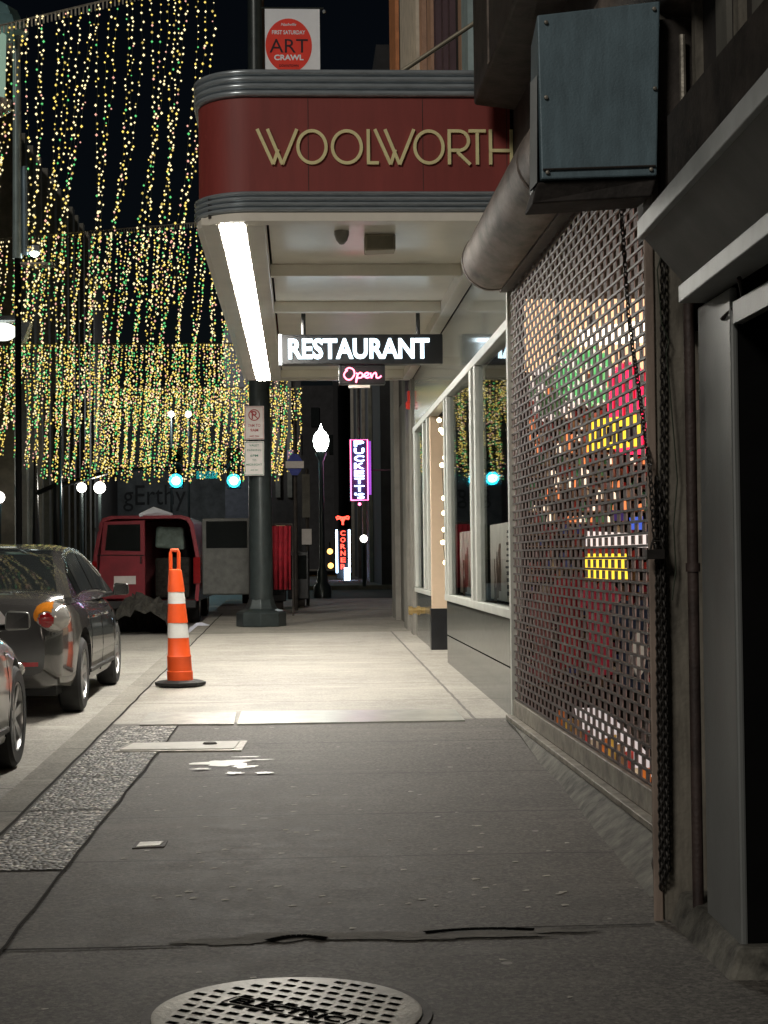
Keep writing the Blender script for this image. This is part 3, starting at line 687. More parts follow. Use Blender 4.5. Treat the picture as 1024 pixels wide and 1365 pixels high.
# guide post and pilaster
gp_ = MB().box((1.262, 5.925, gz(5.9)-.02), (1.296, 5.938, 2.60)); tag(gp_.build('shutter_guide', M['guide'], bevel=.004), 'tall pale brown steel guide strip in front of the shutter', 'post')
MB_ = MB().box((1.30, 5.94, gz(5.9)-.02), (1.62, 6.12, 3.4)); tag(MB_.build('pilaster', M['pilcon'], bevel=.01), 'stained grey pilaster between the shutter and the doorway', 'pilaster')
mb = MB(); mb.tube([(1.374, 5.72, .15), (1.374, 5.72, 2.3)], .02, 12); mb.lathe((1.374,5.72,1.34), [(.026,0),(.026,.03)], 12)
tag(mb.build('conduit', M['redpipe'], smooth=True), 'red brown vertical pipe beside the grey metal pilaster', 'pipe')
nb = thing('corner_shop_building', 'dark shop building with grey metal pilaster, doorway and ribbed upper wall', 'building', (1.4, 4, 0))
MB().box((1.375, 5.17, .05), (1.40, 5.60, 2.25)).build('metal_pilaster', M['metalpil'], nb, bevel=.008)
MB().hexa([(1.28,5.12,-.05),(1.8,5.12,-.05),(1.8,5.12,.17),(1.36,5.12,.17),(1.28,5.93,-.02),(1.8,5.93,-.02),(1.8,5.93,.19),(1.36,5.93,.19)]).build('plinth', M['dirtcon'], nb, bevel=.015)
mb = MB(); mb.box((2.0, -1, -.1), (2.1, 5.6, 2.4)); mb.box((1.401, 5.175, -.1), (2.0, 5.6, 2.24)); mb.build('door_recess', M['black'], nb)  # black walls stand in for the shade inside the doorway
MB().box((1.402, -1, 2.21), (1.9, 5.9, 2.89)).build('header', M['black'], nb)
MB().box((1.38, -1, 2.13), (1.41, 5.16, 2.2)).build('door_lintel', M['metalpil'], nb)
MB().box((1.62, 6.13, 3.81), (1.9, 12.15, 12)).build('upper_wall', M['darkbldg2'], nb)
MB().box((1.45, -2, 2.9), (1.9, 6.12, 12)).build('upper_wall', M['darkbldg2'], nb)
for k, (y0, y1, d) in enumerate(((4.7,4.95,.05),(5.18,5.24,.03),(5.36,5.5,.02),(5.75,5.8,.03),(6.05,6.12,.05))):
    MB().box((1.45-d, y0, 2.92), (1.449, y1, 9)).build('wall_rib', M['pilcon'] if k % 2 else M['stone'], nb)
mb = MB(); mb.box((2.6, 5.5, .0), (2.7, 12.1, 3.4)); mb.box((1.6, 5.5, 3.30), (2.6, 12.1, 3.36)); mb.box((1.65, 12.16, .1), (2.6, 12.24, 3.36)); mb.box((1.66, 5.5, .0), (2.6, 12.15, .15)); mb.build('window_bay', mat('shop bay shade', (.012,.01,.009), .9, spec=.1), nb)  # near-black colour paints in the shade of the upper bay
# canopy over door
cn = thing('door_canopy', 'grey two step metal canopy with pale edge strips above doorway', 'canopy', (1.2, 3.5, 2.5))
def cbar(xa, xb, z0, z1, ya, yb, th, m, name): 
    MB().hexa([(xb,yb,z0),(xb+th,yb,z0),(xb+th,yb,z1),(xb,yb,z1),(xa,ya,z0),(xa+th,ya,z0),(xa+th,ya,z1),(xa,ya,z1)]).build(name, m, cn, bevel=.004)
cbar(1.17, 1.03, 2.485, 2.55, 5.6, 1.0, .10, M['canopy'], 'edge_strip')
cbar(1.31, 1.17, 2.265, 2.325, 5.6, 1.0, .12, M['canopy'], 'edge_strip')
mb = MB(); mb.hexa([(1.05,1.0,2.484),(1.24,1.0,2.484),(1.30,1.0,2.326),(1.19,1.0,2.326),(1.19,5.58,2.484),(1.40,5.58,2.484),(1.44,5.58,2.326),(1.33,5.58,2.326)]); mb.build('sloped_panel', M['canopy2'], cn)
mb = MB(); mb.box((1.27, 1.0, 2.55), (1.5, 5.55, 2.9)); mb.build('backing', M['soot'], cn)
mb = MB(); mb.tube([(1.36, 5.0, 2.25),(1.40,5.1,2.20),(1.37,5.25,2.16)], .008, 6); mb.build('hook', M['chain'], cn)
# blue box
bb = thing('blue_box', 'teal blue metal signal box hung high on the wall over the shutter', 'box', (1.08, 5.8, 2.7))
P = [yp(722,239,5.8), yp(876,234,5.8), yp(880,1,5.8), yp(716,20,5.8)]; Q = [yp(706,262,6.2), yp(850,262,6.2), yp(856,40,6.2), yp(708,60,6.2)]
MB().hexa(P+Q).build('body', M['blue'], bb, bevel=.006)
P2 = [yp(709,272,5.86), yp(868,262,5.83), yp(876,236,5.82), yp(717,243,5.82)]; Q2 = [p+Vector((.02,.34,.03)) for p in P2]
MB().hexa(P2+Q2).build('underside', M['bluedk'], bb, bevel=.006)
MB().hexa([yp(706,255,5.9), yp(716,243,5.83), yp(716,100,5.83), yp(707,110,5.9), yp(707,255,6.2), yp(716,250,6.15), yp(716,120,6.15), yp(708,120,6.2)]).build('side_flange', M['canopy'], bb)
for (px_a, py_a) in ((728,30),(872,12),(730,230),(868,226),(728,130),(873,118)):
    c = yp(px_a, py_a, 5.797); MB().lathe(tuple(c), [(.008,0),(.007,-.006),(.003,-.008)], 8, axis='Y').build('screw', M['rail'], bb, smooth=True)
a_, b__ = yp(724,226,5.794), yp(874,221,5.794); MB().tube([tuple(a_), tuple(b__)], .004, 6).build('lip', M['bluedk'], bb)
MB().box((1.32, 5.9, 2.6), (1.45, 6.3, 3.35)).build('bracket', M['soot'], bb)
MB().tube([(1.40, 5.86, 2.7), (1.40, 5.86, 3.28)], .012, 8).build('bracket_rod', M['rail'], bb)
# dark box beam above roll
db = thing('overhead_box', 'sooty rectangular box fixed on the wall above the shutter roll', 'box', (1.5, 9, 4.8))
MB().hexa([(1.31,8.0,4.72),(1.7,8.0,4.72),(1.7,8.0,5.6),(1.31,8.0,5.6),(1.31,12.0,4.72),(1.62,12.0,4.68),(1.62,12.0,5.6),(1.31,12.0,5.6)]).build('casing', M['soot'], db, bevel=.02)
mb = MB()
for y in (9.5, 11): mb.box((1.30, y, 4.74), (1.309, y+.05, 5.5))
mb.build('strap', M['drum'], db)

# chains
def chain(pts, label, link=.02, wire=.0042, group='chains hanging beside the shutter'):
    # pts polyline; links alternate
    P = [Vector(p) for p in pts]; mb = MB(); L_ = [0]
    for i in range(len(P)-1): L_.append(L_[-1]+(P[i+1]-P[i]).length)
    s = 0; k = 0; stepd = link*1.45
    while s < L_[-1]:
        i = max(j for j in range(len(L_)) if L_[j] <= s); i = min(i, len(P)-2); u = (s-L_[i])/max(1e-6, L_[i+1]-L_[i]); c = P[i].lerp(P[i+1], u)
        d = (P[i+1]-P[i]).normalized(); a = Vector((1,.3,0)) if k % 2 else Vector((-.3,1,0)); a = (a-d*a.dot(d)).normalized()
        ring_ = [c+a*math.cos(2*PI*q/10)*link*.55+d*math.sin(2*PI*q/10)*link for q in range(10)]
        vs = []; fs = []; nn = d.cross(a)
        for q in range(10):
            rd = (ring_[q]-c).normalized()
            for g in range(5):
                an = 2*PI*g/5; vs.append(ring_[q]+rd*math.cos(an)*wire+nn*math.sin(an)*wire)
        for q in range(10):
            q2 = (q+1) % 10
            for g in range(5):
                g2 = (g+1) % 5; fs.append((q*5+g, q*5+g2, q2*5+g2, q2*5+g))
        mb.add(vs, fs); s += stepd; k += 1
    return tag(mb.build('chain', M['chain'], smooth=True, recalc=False), label, 'chain', group)
chain([tuple(yp(884,300,5.915)), tuple(yp(884,640,5.915)), tuple(yp(884,800,5.915))], 'single chain hanging straight down the stained pilaster')
chain([tuple(yp(828,276,6.3)), tuple(yp(838,420,6.3)), tuple(yp(846,480,6.2)), tuple(yp(866,620,5.87)), tuple(yp(874,740,5.86))], 'thin chain slanting across the front of the lit shutter', .014, .003)
for k in range(4):
    x0 = 879+3.2*k; y0 = 5.915-.014*(k % 3)
    chain([tuple(yp(x0-4, 640+25*k, y0)), tuple(yp(x0-1+2*math.sin(k), 900, y0)), tuple(yp(x0+3, 1188-9*k, y0))],
          ('%s strand of the thick bundle of chains at the pilaster foot' % ('leftmost', 'second', 'third', 'rightmost')[k]), .0155, .0038)
mb = MB(); g = yp(874, 738, 5.85); mb.box((g.x-.035, g.y-.02, g.z-.02), (g.x+.03, g.y+.015, g.z+.015)); mb.tube([(g.x-.02,g.y,g.z+.01),(g.x-.01,g.y,g.z+.045),(g.x+.02,g.y,g.z+.045),(g.x+.03,g.y,g.z+.01)], .005, 6)
tag(mb.build('padlock', M['chain'], bevel=.004), 'dark padlock holding the chain bundle to the guide', 'padlock')
mb = MB(); mb.tube([tuple(yp(*p, 5.90)) for p in ((884,330),(876,360),(882,430),(892,455),(888,470),(893,520),(899,590),(903,640),(898,700),(901,760),(896,800))], .0025, 5)
tag(mb.build('loose_wire', M['wire']), 'thin loose wire trailing down the stained pilaster', 'wire')

# ---- merchandise behind shutter
ml = bpy.data.lights.new('display_fill_light', 'AREA'); ml.energy = 45; ml.color = (1,.85,.7); ml.shape = 'RECTANGLE'; ml.size = .5; ml.size_y = 2.2  # unseen fill light, added at the near end to brighten the goods
mo = bpy.data.objects.new('display_fill_light', ml); C.objects.link(mo); mo.location = (2.1, 6.3, 1.9); mo.rotation_euler = (R(90), 0, 0)
YI = 11.7
def item(name, label, cat, poly, d, m, th=.03, extra=None):
    mb = MB(); mb.prism([tuple(yp(x, y, d)) for x, y in poly], (0, th, 0), 0)
    if extra: extra(mb)
    ms = m if isinstance(m, list) else [m]
    return tag(mb.build(name, ms), label, cat)
lb = thing('window_lamp_box', 'glowing peach light panel at top of the shop window', 'lamp', tuple(yp(785,430,12.0)))
MB().prism([tuple(yp(x, y, 12.08)) for x, y in ((700,495),(868,500),(868,372),(700,396))], (0, .04, 0)).build('diffuser', M['shoplight'], lb)
mb = MB()
for x in (742, 786, 826): mb.prism([tuple(yp(a, b, 12.06)) for a, b in ((x,497),(x+4,497),(x+4,380),(x,382))], (0,.012,0))
mb.build('frame', M['soot'], lb)
MB().prism([tuple(yp(x, y, 12.04)) for x, y in ((770,462),(868,455),(868,425),(770,440))], (0, .02, 0)).build('tube', emit('shop bright streak', (1,.82,.62), 3.5), lb)  # glowing strip added to imitate the panel's blown-out centre
def circle(cx, cy, rx, ry, n=20): return [(cx+rx*math.cos(2*PI*i/n), cy-ry*math.sin(2*PI*i/n)) for i in range(n)]
gm = emit('glowing green leaves', (.2,.75,.25), .8); rm = emit('glowing crimson cloth', (1,.03,.12), 1.5); ym = emit('lit yellow sign', (1,.66,.04), 1.7); wm = emit('glowing white goods', (1,.85,.78), 1.0)  # emission on leaves, cloth and pale board stands in for shop light
def wreath(cx, cy, rx, ry, d, m, label, seed):
    rnd = random.Random(seed); mb = MB(); s_ = d/F
    for k in range(150):
        a = rnd.uniform(0, 2*PI); q = rnd.uniform(.35, 1.05); c_ = yp(cx+rx*q*math.cos(a), cy-ry*q*math.sin(a), d+rnd.uniform(-.12,.05)); mb.octa(tuple(c_), s_*rnd.uniform(4,8), rnd.choice((0,0,0,1)))
    return tag(mb.build('wreath', [m, wm]), label, 'wreath')
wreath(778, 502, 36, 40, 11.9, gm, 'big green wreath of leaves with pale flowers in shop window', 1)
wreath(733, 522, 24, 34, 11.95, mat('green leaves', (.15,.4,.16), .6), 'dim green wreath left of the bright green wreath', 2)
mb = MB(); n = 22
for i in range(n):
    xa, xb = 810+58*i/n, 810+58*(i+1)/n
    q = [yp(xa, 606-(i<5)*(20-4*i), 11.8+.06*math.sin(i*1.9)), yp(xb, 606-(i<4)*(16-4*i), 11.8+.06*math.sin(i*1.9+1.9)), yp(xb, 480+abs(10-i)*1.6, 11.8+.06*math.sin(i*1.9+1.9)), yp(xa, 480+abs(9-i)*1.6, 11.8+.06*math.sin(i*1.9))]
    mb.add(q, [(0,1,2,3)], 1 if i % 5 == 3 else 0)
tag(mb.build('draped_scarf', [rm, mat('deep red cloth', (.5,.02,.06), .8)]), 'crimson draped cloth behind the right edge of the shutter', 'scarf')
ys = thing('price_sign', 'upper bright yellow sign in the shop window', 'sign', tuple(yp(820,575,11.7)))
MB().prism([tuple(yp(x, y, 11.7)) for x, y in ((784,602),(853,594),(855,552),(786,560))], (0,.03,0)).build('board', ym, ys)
mb = MB(); a = yp(820,577,11.68); text(mb, 'SALE', tuple(a), .26, .12, 0, .02, .004); 
mb = MB()
for k in range(4): mb.prism([tuple(yp(x, y, 11.69)) for x, y in ((795+k*14,590),(802+k*14,589),(802+k*14,568),(795+k*14,569))], (0,.004,0))
mb.build('printing', M['ink'], ys)
ys = thing('price_sign', 'lower yellow sign with red top edge in shop window', 'sign', tuple(yp(810,755,11.7)))
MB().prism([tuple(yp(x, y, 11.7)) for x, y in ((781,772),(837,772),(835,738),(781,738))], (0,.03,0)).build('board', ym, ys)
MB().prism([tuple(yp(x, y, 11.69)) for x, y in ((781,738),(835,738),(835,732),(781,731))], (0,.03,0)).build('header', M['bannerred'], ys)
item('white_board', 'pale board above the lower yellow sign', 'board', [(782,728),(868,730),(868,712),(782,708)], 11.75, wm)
item('blue_flag', 'small blue cloth beside the crimson banner', 'flag', [(842,706),(858,706),(857,688),(840,690)], 11.7, emit('glowing blue cloth', (.1,.2,1), .6))  # blue cloth has its own glow in place of shop light
item('blue_box_item', 'small purple box on the shop shelf', 'box', [(816,694),(832,694),(831,680),(816,680)], 11.8, mat('purple box', (.12,.06,.4), .6))
def shirt(cx, cy, w_, h_, d, m, label):
    pts = [(-.5,-.38),(-.28,-.5),(-.1,-.5),(0,-.44),(.1,-.5),(.28,-.5),(.5,-.38),(.42,-.18),(.29,-.26),(.3,.5),(-.3,.5),(-.29,-.26),(-.42,-.18)]
    mb = MB(); n = len(pts); c = yp(cx, cy, d); s = d/F
    mb.prism([(c.x+x*w_*s, d+.03*math.sin(7*x), c.z-y*h_*s) for x, y in pts], (0,.04,0))
    return tag(mb.build('t_shirt', m, bevel=.006), label, 't-shirt', 't-shirts hung in the shop window')
shirt(762, 830, 56, 120, 11.6, M['cloth_red'], 'dark red t-shirt hung left in the shop window')
shirt(800, 838, 60, 125, 11.3, mat('crimson cloth', (.5,.03,.07), .85, 0, .3, 30), 'crimson t-shirt hung in the middle of the window')
shirt(846, 860, 64, 120, 11.2, M['cloth_navy'], 'navy t-shirt hung at the right of the window')
shirt(725, 850, 40, 120, 11.8, mat('pink cloth', (.3,.1,.1), .85, 0, .3, 30), 'pinkish t-shirt hung at the far left of the window')
item('plush_toy', 'small white soft toy at the right of the window', 'toy', circle(852,872,9,30,14), 11.0, M['white'], .08)
def nearplane(pts, k): return [tuple(xp(x, y, 1.58*k)) for x, y in pts]
mb = MB(); mb.prism(nearplane([(778,1002),(766,944),(800,944),(838,975),(869,1012),(869,1036),(830,1024)], 1.055), (.004, .02, 0))
tag(mb.build('paper_sheet', emit('glowing white card', (1,.87,.84), .55)), 'white slanted card standing near the window floor', 'card')  # card emits weakly so that it looks lit
rnd = random.Random(4); bc = [mat('snack orange', (.75,.2,.02), .5), mat('snack gold', (.7,.42,.05), .5), mat('snack brown', (.3,.16,.06), .6), mat('snack red', (.45,.03,.02), .5), mat('pale box', (.6,.5,.35), .6)]
for k in range(11):
    x = 742+k*11.5; y1 = 985+k*9; hgt = rnd.uniform(36, 62); nm = ('orange','gold','brown','red','pale')[k % 5]
    pos = ('leftmost','second','third','fourth','fifth','sixth','seventh','eighth','ninth','tenth','rightmost')[k]
    yb_ = 978+k*8.6
    dd = xp(x+5, yb_, 1.58*1.03).y; mb = MB(); mb.prism([tuple(yp(a_, b_, dd)) for a_, b_ in ((x,yb_+14),(x+11,yb_+14),(x+11,yb_+10-hgt),(x,yb_+12-hgt))], (0,.03,0))
    o = tag(mb.build('snack_box', bc[k % 5]), '%s of the row of small boxes on the window floor, %s' % (pos, nm), 'box')
    o['group'] = 'small boxes on the window floor'
# shelf trinkets in the middle band
tr = [emit('glowing trinket white', (1,.8,.6), 1.3), emit('glowing trinket orange', (1,.3,.1), 1.0), mat('trinket green', (.1,.4,.2), .5), mat('trinket red', (.5,.05,.04), .5), mat('trinket cream', (.55,.45,.33), .5)]  # white and orange trinkets emit to look brightly lit
tr += [mat('trinket blue', (.06,.1,.4), .5), mat('trinket dark', (.05,.03,.03), .6), mat('trinket maroon', (.3,.02,.05), .6), mat('trinket pink', (.6,.3,.3), .6), mat('trinket wood', (.3,.18,.1), .6)]
mb = MB(); rnd = random.Random(9)
for r_ in range(27):
    y = 500+r_*15.5
    mb.prism([tuple(yp(x_, y_, 12.05)) for x_, y_ in ((704,y+12),(868,y+12),(868,y+10.5),(704,y+10.5))], (0,.08,0), 9)
    x = 706
    while x < 866:
        a = rnd.uniform(3, 8); h_ = rnd.uniform(5, 12.5)
        ch = (0,1,2,4,8,3,9,6) if r_ < 13 else (3,7,7,8,6,6,9,4,5)
        if rnd.random() < .85: mb.prism([tuple(yp(px, py, 12.0-rnd.uniform(0,.1))) for px, py in ((x,y+10),(x+a,y+10),(x+a*.9,y+10-h_),(x+a*.5,y+8.5-h_),(x+a*.1,y+10-h_))], (0,.03,0), rnd.choice(ch))
        x += a+1.5
tag(mb.build('souvenirs', tr), 'crowd of tiny souvenirs on shelves behind the shutter', 'souvenirs', kind='stuff')

# ================================================================ VEHICLES
def boolean_cut(o, cutters):
    for c in cutters:
        m = o.modifiers.new('b', 'BOOLEAN'); m.operation = 'DIFFERENCE'; m.object = c; m.solver = 'EXACT'
    dg = bpy.context.evaluated_depsgraph_get(); dg.update()
    me = bpy.data.meshes.new_from_object(o.evaluated_get(dg)); o.modifiers.clear(); old = o.data; o.data = me
    bpy.data.meshes.remove(old)
    for c in cutters: d = c.data; bpy.data.objects.remove(c); bpy.data.meshes.remove(d)
def wheel(cx, cy, cz, r, side, parent, wd=.2, nsp=7):
    # side=+1: outer face toward +X
    s = side
    o = MB().lathe((cx, cy, cz), [(r*.62,-s*wd*.5),(r*.9,-s*wd*.5),(r*.985,-s*wd*.38),(r,-s*wd*.2),(r,s*wd*.2),(r*.985,s*wd*.38),(r*.9,s*wd*.5),(r*.68,s*wd*.48),(r*.66,s*wd*.3),(r*.62,-s*wd*.4),(r*.62,-s*wd*.5)], 40, axis='X', cap=False).build('wheel', M['rubber'], parent, smooth=True)
    mb = MB(); mb.lathe((cx, cy, cz), [(r*.67,s*wd*.46),(r*.64,s*wd*.47),(r*.61,s*wd*.36),(r*.6,s*wd*.0),(r*.67,s*wd*.0)], 32, axis='X', cap=False)
    mb.lathe((cx, cy, cz), [(r*.17,s*wd*.1),(r*.17,s*wd*.34),(r*.1,s*wd*.38),(.001,s*wd*.38)], 16, axis='X')
    for k in range(nsp):
        a = 2*PI*k/nsp+.2; dy, dz = math.cos(a), math.sin(a); ty, tz = -dz, dy; w1, w2 = r*.07, r*.1
        p = lambda rr, ww, xx: (cx+s*xx, cy+dy*rr+ty*ww, cz+dz*rr+tz*ww)
        mb.hexa([p(r*.1,-w1,wd*.22), p(r*.1,w1,wd*.22), p(r*.63,w2,wd*.28), p(r*.63,-w2,wd*.28), p(r*.1,-w1,wd*.34), p(r*.1,w1,wd*.34), p(r*.63,w2,wd*.42), p(r*.63,-w2,wd*.42)])
    r_ = mb.build('rim', M['rim'], o, smooth=True)
    MB().lathe((cx, cy, cz), [(r*.59,-s*wd*.1),(r*.59,s*wd*.05),(.001,s*wd*.06)], 24, axis='X').build('brake_disc', M['soot'], o)
    return o
def lerp(tab, y):
    for i in range(len(tab)-1):
        if y <= tab[i+1][0]:
            u = (y-tab[i][0])/(tab[i+1][0]-tab[i][0]); u = max(0, min(1, u)); u = u*u*(3-2*u)*.5+u*.5
            return tab[i][1]*(1-u)+tab[i+1][1]*u
    return tab[-1][1]
def sedan(name, label, paint, x_right, y_rear_wheel, wb=2.62, r=.325, W=1.76, rear=1.0, front=.92, hgt=1.46):
    L = rear+wb+front; yr = y_rear_wheel-rear; xc = x_right-W/2
    z0 = rz(yr+L/2)
    t = thing(name, label, 'car', (xc, yr+L/2, z0))
    zr = lambda y: rz(y)
    tabtop = [(0,.80),(.05,.95),(.25,1.03),(.55,1.05),(1.2,1.02),(2.4,.97),(3.1,.96),(3.7,.88),(4.2,.78),(L-.08,.66),(L,.55)]
    tabw = [(0,.76),(.12,.87),(.5,.96),(1.1,1.0),(3.5,1.0),(4.0,.95),(L-.15,.84),(L,.70)]
    tabbot = [(0,.36),(.15,.25),(.6,.2),(L-.5,.2),(L-.1,.24),(L,.34)]
    ys = [0,.04,.12,.25,.4,.6,.85,1.1,1.4,1.8,2.2,2.6,3.0,3.3,3.6,3.85,4.1,4.3,L-.1,L-.03,L]
    vs = []; fs = []; K = 12
    for y in ys:
        w_ = W/2*lerp(tabw, y); zt = lerp(tabtop, y); zb = lerp(tabbot, y); h = zt-zb
        prof = [(0,zb),(w_*.82,zb),(w_*.95,zb+.03),(w_*.985,zb+h*.16),(w_*1.0,zb+h*.38),(w_*.995,zb+h*.58),(w_*.975,zb+h*.76),(w_*.945,zb+h*.88),(w_*.89,zb+h*.955),(w_*.78,zt),(w_*.4,zt+.018),(0,zt+.022)]
        full = prof + [(-x, z) for x, z in prof[-2:0:-1]]
        K = len(full)
        vs += [(xc+x, yr+y, z0+z) for x, z in full]
    for i in range(len(ys)-1):
        for k in range(K): fs.append((i*K+k, i*K+(k+1) % K, (i+1)*K+(k+1) % K, (i+1)*K+k))
    fs.append(tuple(range(K))[::-1]); fs.append(tuple((len(ys)-1)*K+k for k in range(K)))
    body = MB().add(vs, fs).build('body', paint, t, smooth=True)
    cut = []
    for yw in (rear, rear+wb):
        for s in (1, -1):
            c = MB().lathe((xc+s*(W/2-.14), yr+yw, z0+r+.015), [(r+.055,-.16),(r+.055,.3)], 36, axis='X').build('cut', M['black']); cut.append(c)
            c.data.update()
    for c in cut: c.location = (0,0,0)
    for c in cut:
        for v in c.data.vertices: v.co -= ORG[t.name]
        c.parent = t
    boolean_cut(body, cut)
    body.data.polygons.foreach_set('use_smooth', [True]*len(body.data.polygons)); body.data.set_sharp_from_angle(angle=R(42))
    # cabin hull
    zb, zt = .99, hgt; wb_, wt = W/2*.93, W/2*.66
    A = lambda u, v: (u, v)
    prof = [(.50,0),(.78,.30),(1.05,.58),(1.32,.82),(1.6,.94),(2.0,1.0),(2.35,.98),(2.62,.92),(2.95,.68),(3.25,.36),(3.55,0)]
    ys2 = prof; n = len(prof); vs = []; fs = []
    for (y, v) in prof:
        wv = wb_+(wt-wb_)*v; z = zb+(zt-.03-zb)*v; 
        row_ = [(wb_ if False else wb_, zb-.05), (wv, z), (wv*.82, z+.022*min(1, v+.1)), (wv*.4, z+.034*min(1, v+.1)), (0, z+.038*min(1, v+.1))]
        full = [(x, zz) for x, zz in row_] + [(-x, zz) for x, zz in row_[-2::-1]]
        vs += [(xc+x, yr+y, z0+zz) for x, zz in full]
    K = 9
    for i in range(n-1):
        for k in range(K-1): fs.append((i*K+k, i*K+k+1, (i+1)*K+k+1, (i+1)*K+k))
    fs.append(tuple(range(K))[::-1]); fs.append(tuple((n-1)*K+k for k in range(K)))
    MB().add(vs, fs).build('roof', paint, t, smooth=True, recalc=False)
    def sidept(y, v, s, o=.006):
        # side surface goes straight from belt (wb_, zb-.05) to roof edge at that y
        ve = lerp2(prof, y); we = wb_+(wt-wb_)*ve; ze = zb+(zt-.03-zb)*ve; v = min(v, .93)
        zz = zb-.05+(ze-zb+.05)*v; xx = wb_+(we-wb_)*v
        return (xc+s*(xx+o), yr+y, z0+zz)
    def lerp2(tab, y):
        for i in range(len(tab)-1):
            if y <= tab[i+1][0]:
                u = (y-tab[i][0])/(tab[i+1][0]-tab[i][0]); return tab[i][1]*(1-u)+tab[i+1][1]*u
        return tab[-1][1]
    for s in (1, -1):
        for (a, b) in ((1.02, 1.32), (1.36, 2.2), (2.27, 3.15)):
            mb = MB(); n_ = 8; lo_ = [sidept(a+(b-a)*i/n_, .2, s) for i in range(n_+1)]; hi_ = [sidept(a+(b-a)*i/n_, .9, s) for i in range(n_+1)]
            mb.add(lo_+hi_, [(i, i+1, n_+2+i, n_+1+i) for i in range(n_)]); mb.build('side_window', M['carglass'], t, smooth=True)
        mb = MB(); pts = [sidept(1.0+(3.2-1.0)*i/16, .93, s, .012) for i in range(17)]; mb.tube(pts, .008, 6); mb.build('window_trim', M['chrome'], t, smooth=True)
        mb = MB(); pts = [sidept(1.0+(3.25-1.0)*i/10, .17, s, .008) for i in range(11)]; mb.tube(pts, .007, 6); mb.build('belt_trim', M['chrome'], t, smooth=True)
    # rear and front glass follow hull
    for (lo_y, hi_y, nm) in ((.58, 1.42, 'rear_window'), (2.72, 3.46, 'windshield')):
        mb = MB(); vs = []; n_ = 8; q = 6
        for i in range(n_+1):
            y = lo_y+(hi_y-lo_y)*i/n_; v = lerp2(prof, y); wv = (wb_+(wt-wb_)*v); z = zb+(zt-.03-zb)*v; lift = min(1, v+.1)
            for k in range(-q, q+1):
                f = k/q*.86; af = abs(f); h = (.038-(.004 if af > 0 else 0)*af/.4) if af <= .4 else (.034-(.012)*(af-.4)/.42)
                vs.append((xc+wv*f, yr+y, z0+z+h*lift+.012))
        K2 = 2*q+1; mb.add(vs, [(i*K2+k, i*K2+k+1, (i+1)*K2+k+1, (i+1)*K2+k) for i in range(n_) for k in range(K2-1)]); mb.build(nm, M['carglass'], t, smooth=True)
    for s in (1, -1):
        # tail light
        cx = xc+s*W/2*.80; cyy = yr+.085; cz = z0+.84
        tl = MB().ball((cx, cyy+.03, cz), 1, 12, 0, (.165, .15, .13)).build('tail_light', M['clearlens'], t, smooth=True)
        def patch(k_, cond, nm, mm):
            b0 = MB().ball((0,0,0), 1, 70, 0, (.165*k_, .15*k_, .13*k_)); q = MB(); q.v = [v+Vector((cx, cyy+.03, cz)) for v in b0.v]
            for f in b0.f:
                c_ = sum((b0.v[i] for i in f), Vector())/len(f)
                if c_.y < .02 and cond(c_.x*s, c_.z): q.f.append(f); q.m.append(0)
            q.build(nm, mm, tl, smooth=True)
        patch(1.03, lambda x, z: (x+.02)**2+(z+.022)**2 < .062**2, 'red_lens', M['redlens'])
        patch(1.015, lambda x, z: (x+.02)**2+(z+.022)**2 > .074**2 and x < .03 and z > -.03, 'amber_lens', M['amber'])
        # head light
        hl = MB().ball((xc+s*W/2*.72, yr+L-.16, z0+.62), 1, 12, 0, (.15,.15,.08)).build('headlight', M['clearlens'], t, smooth=True)
        # mirror
        mx = xc+s*(W/2+.10); my = yr+2.98
        mi = MB().hexa([(mx-s*.09,my-.05,z0+.95),(mx+s*.08,my-.04,z0+.955),(mx+s*.075,my-.04,z0+1.075),(mx-s*.08,my-.05,z0+1.085),(mx-s*.085,my+.05,z0+.965),(mx+s*.055,my+.05,z0+.97),(mx+s*.05,my+.05,z0+1.06),(mx-s*.08,my+.05,z0+1.07)]).build('wing_mirror', paint, t, smooth=True, bevel=.028, seg=3)
        MB().hexa([(mx-s*.075,my-.056,z0+.967),(mx+s*.066,my-.047,z0+.97),(mx+s*.062,my-.047,z0+1.062),(mx-s*.068,my-.056,z0+1.07),(mx-s*.075,my-.05,z0+.967),(mx+s*.066,my-.04,z0+.97),(mx+s*.062,my-.04,z0+1.062),(mx-s*.068,my-.05,z0+1.07)]).build('mirror_glass', M['chrome'], mi)
        MB().tube([(xc+s*W/2*.93, my, z0+.97), (mx, my, z0+.98)], .02, 8).build('mirror_arm', M['trim'], mi)
        # doors handles, seams
        for yh in (1.45, 2.32):
            MB().tube([(xc+s*(W/2*.98+.008), yr+yh, z0+.80), (xc+s*(W/2*.98+.03), yr+yh+.03, z0+.80), (xc+s*(W/2*.98+.03), yr+yh+.15, z0+.80), (xc+s*(W/2*.98+.008), yr+yh+.18, z0+.80)], .012, 8).build('door_handle', M['chrome'], t, smooth=True)
        MB().box((xc+s*W/2*.985-.012, yr+1.35, z0+.30), (xc+s*W/2*.985+.012, yr+3.2, z0+.335)).build('door_moulding', M['trim'], t, bevel=.004)
        for ydoor in (1.42, 2.24, 3.2):
            mb = MB(); pts = []
            for zz in (.27,.36,.52,.68,.8,.92):
                h = (zz-lerp(tabbot, ydoor))/(lerp(tabtop, ydoor)-lerp(tabbot, ydoor)); xw = W/2*(lerp([(0,.95),(.16,.985),(.38,1.0),(.58,.995),(.76,.975),(.88,.945),(1,.8)], h))
                pts.append((xc+s*(xw-.001), yr+ydoor+(.0 if zz > .6 else -.04*(.6-zz)), z0+zz))
            mb.tube(pts, .0045, 5); mb.build('door_gap', M['black'], t)
        for yw in (rear, rear+wb): 
            wheel(xc+s*(W/2-.115), yr+yw, rz(yr+yw)+r, r, s, t)
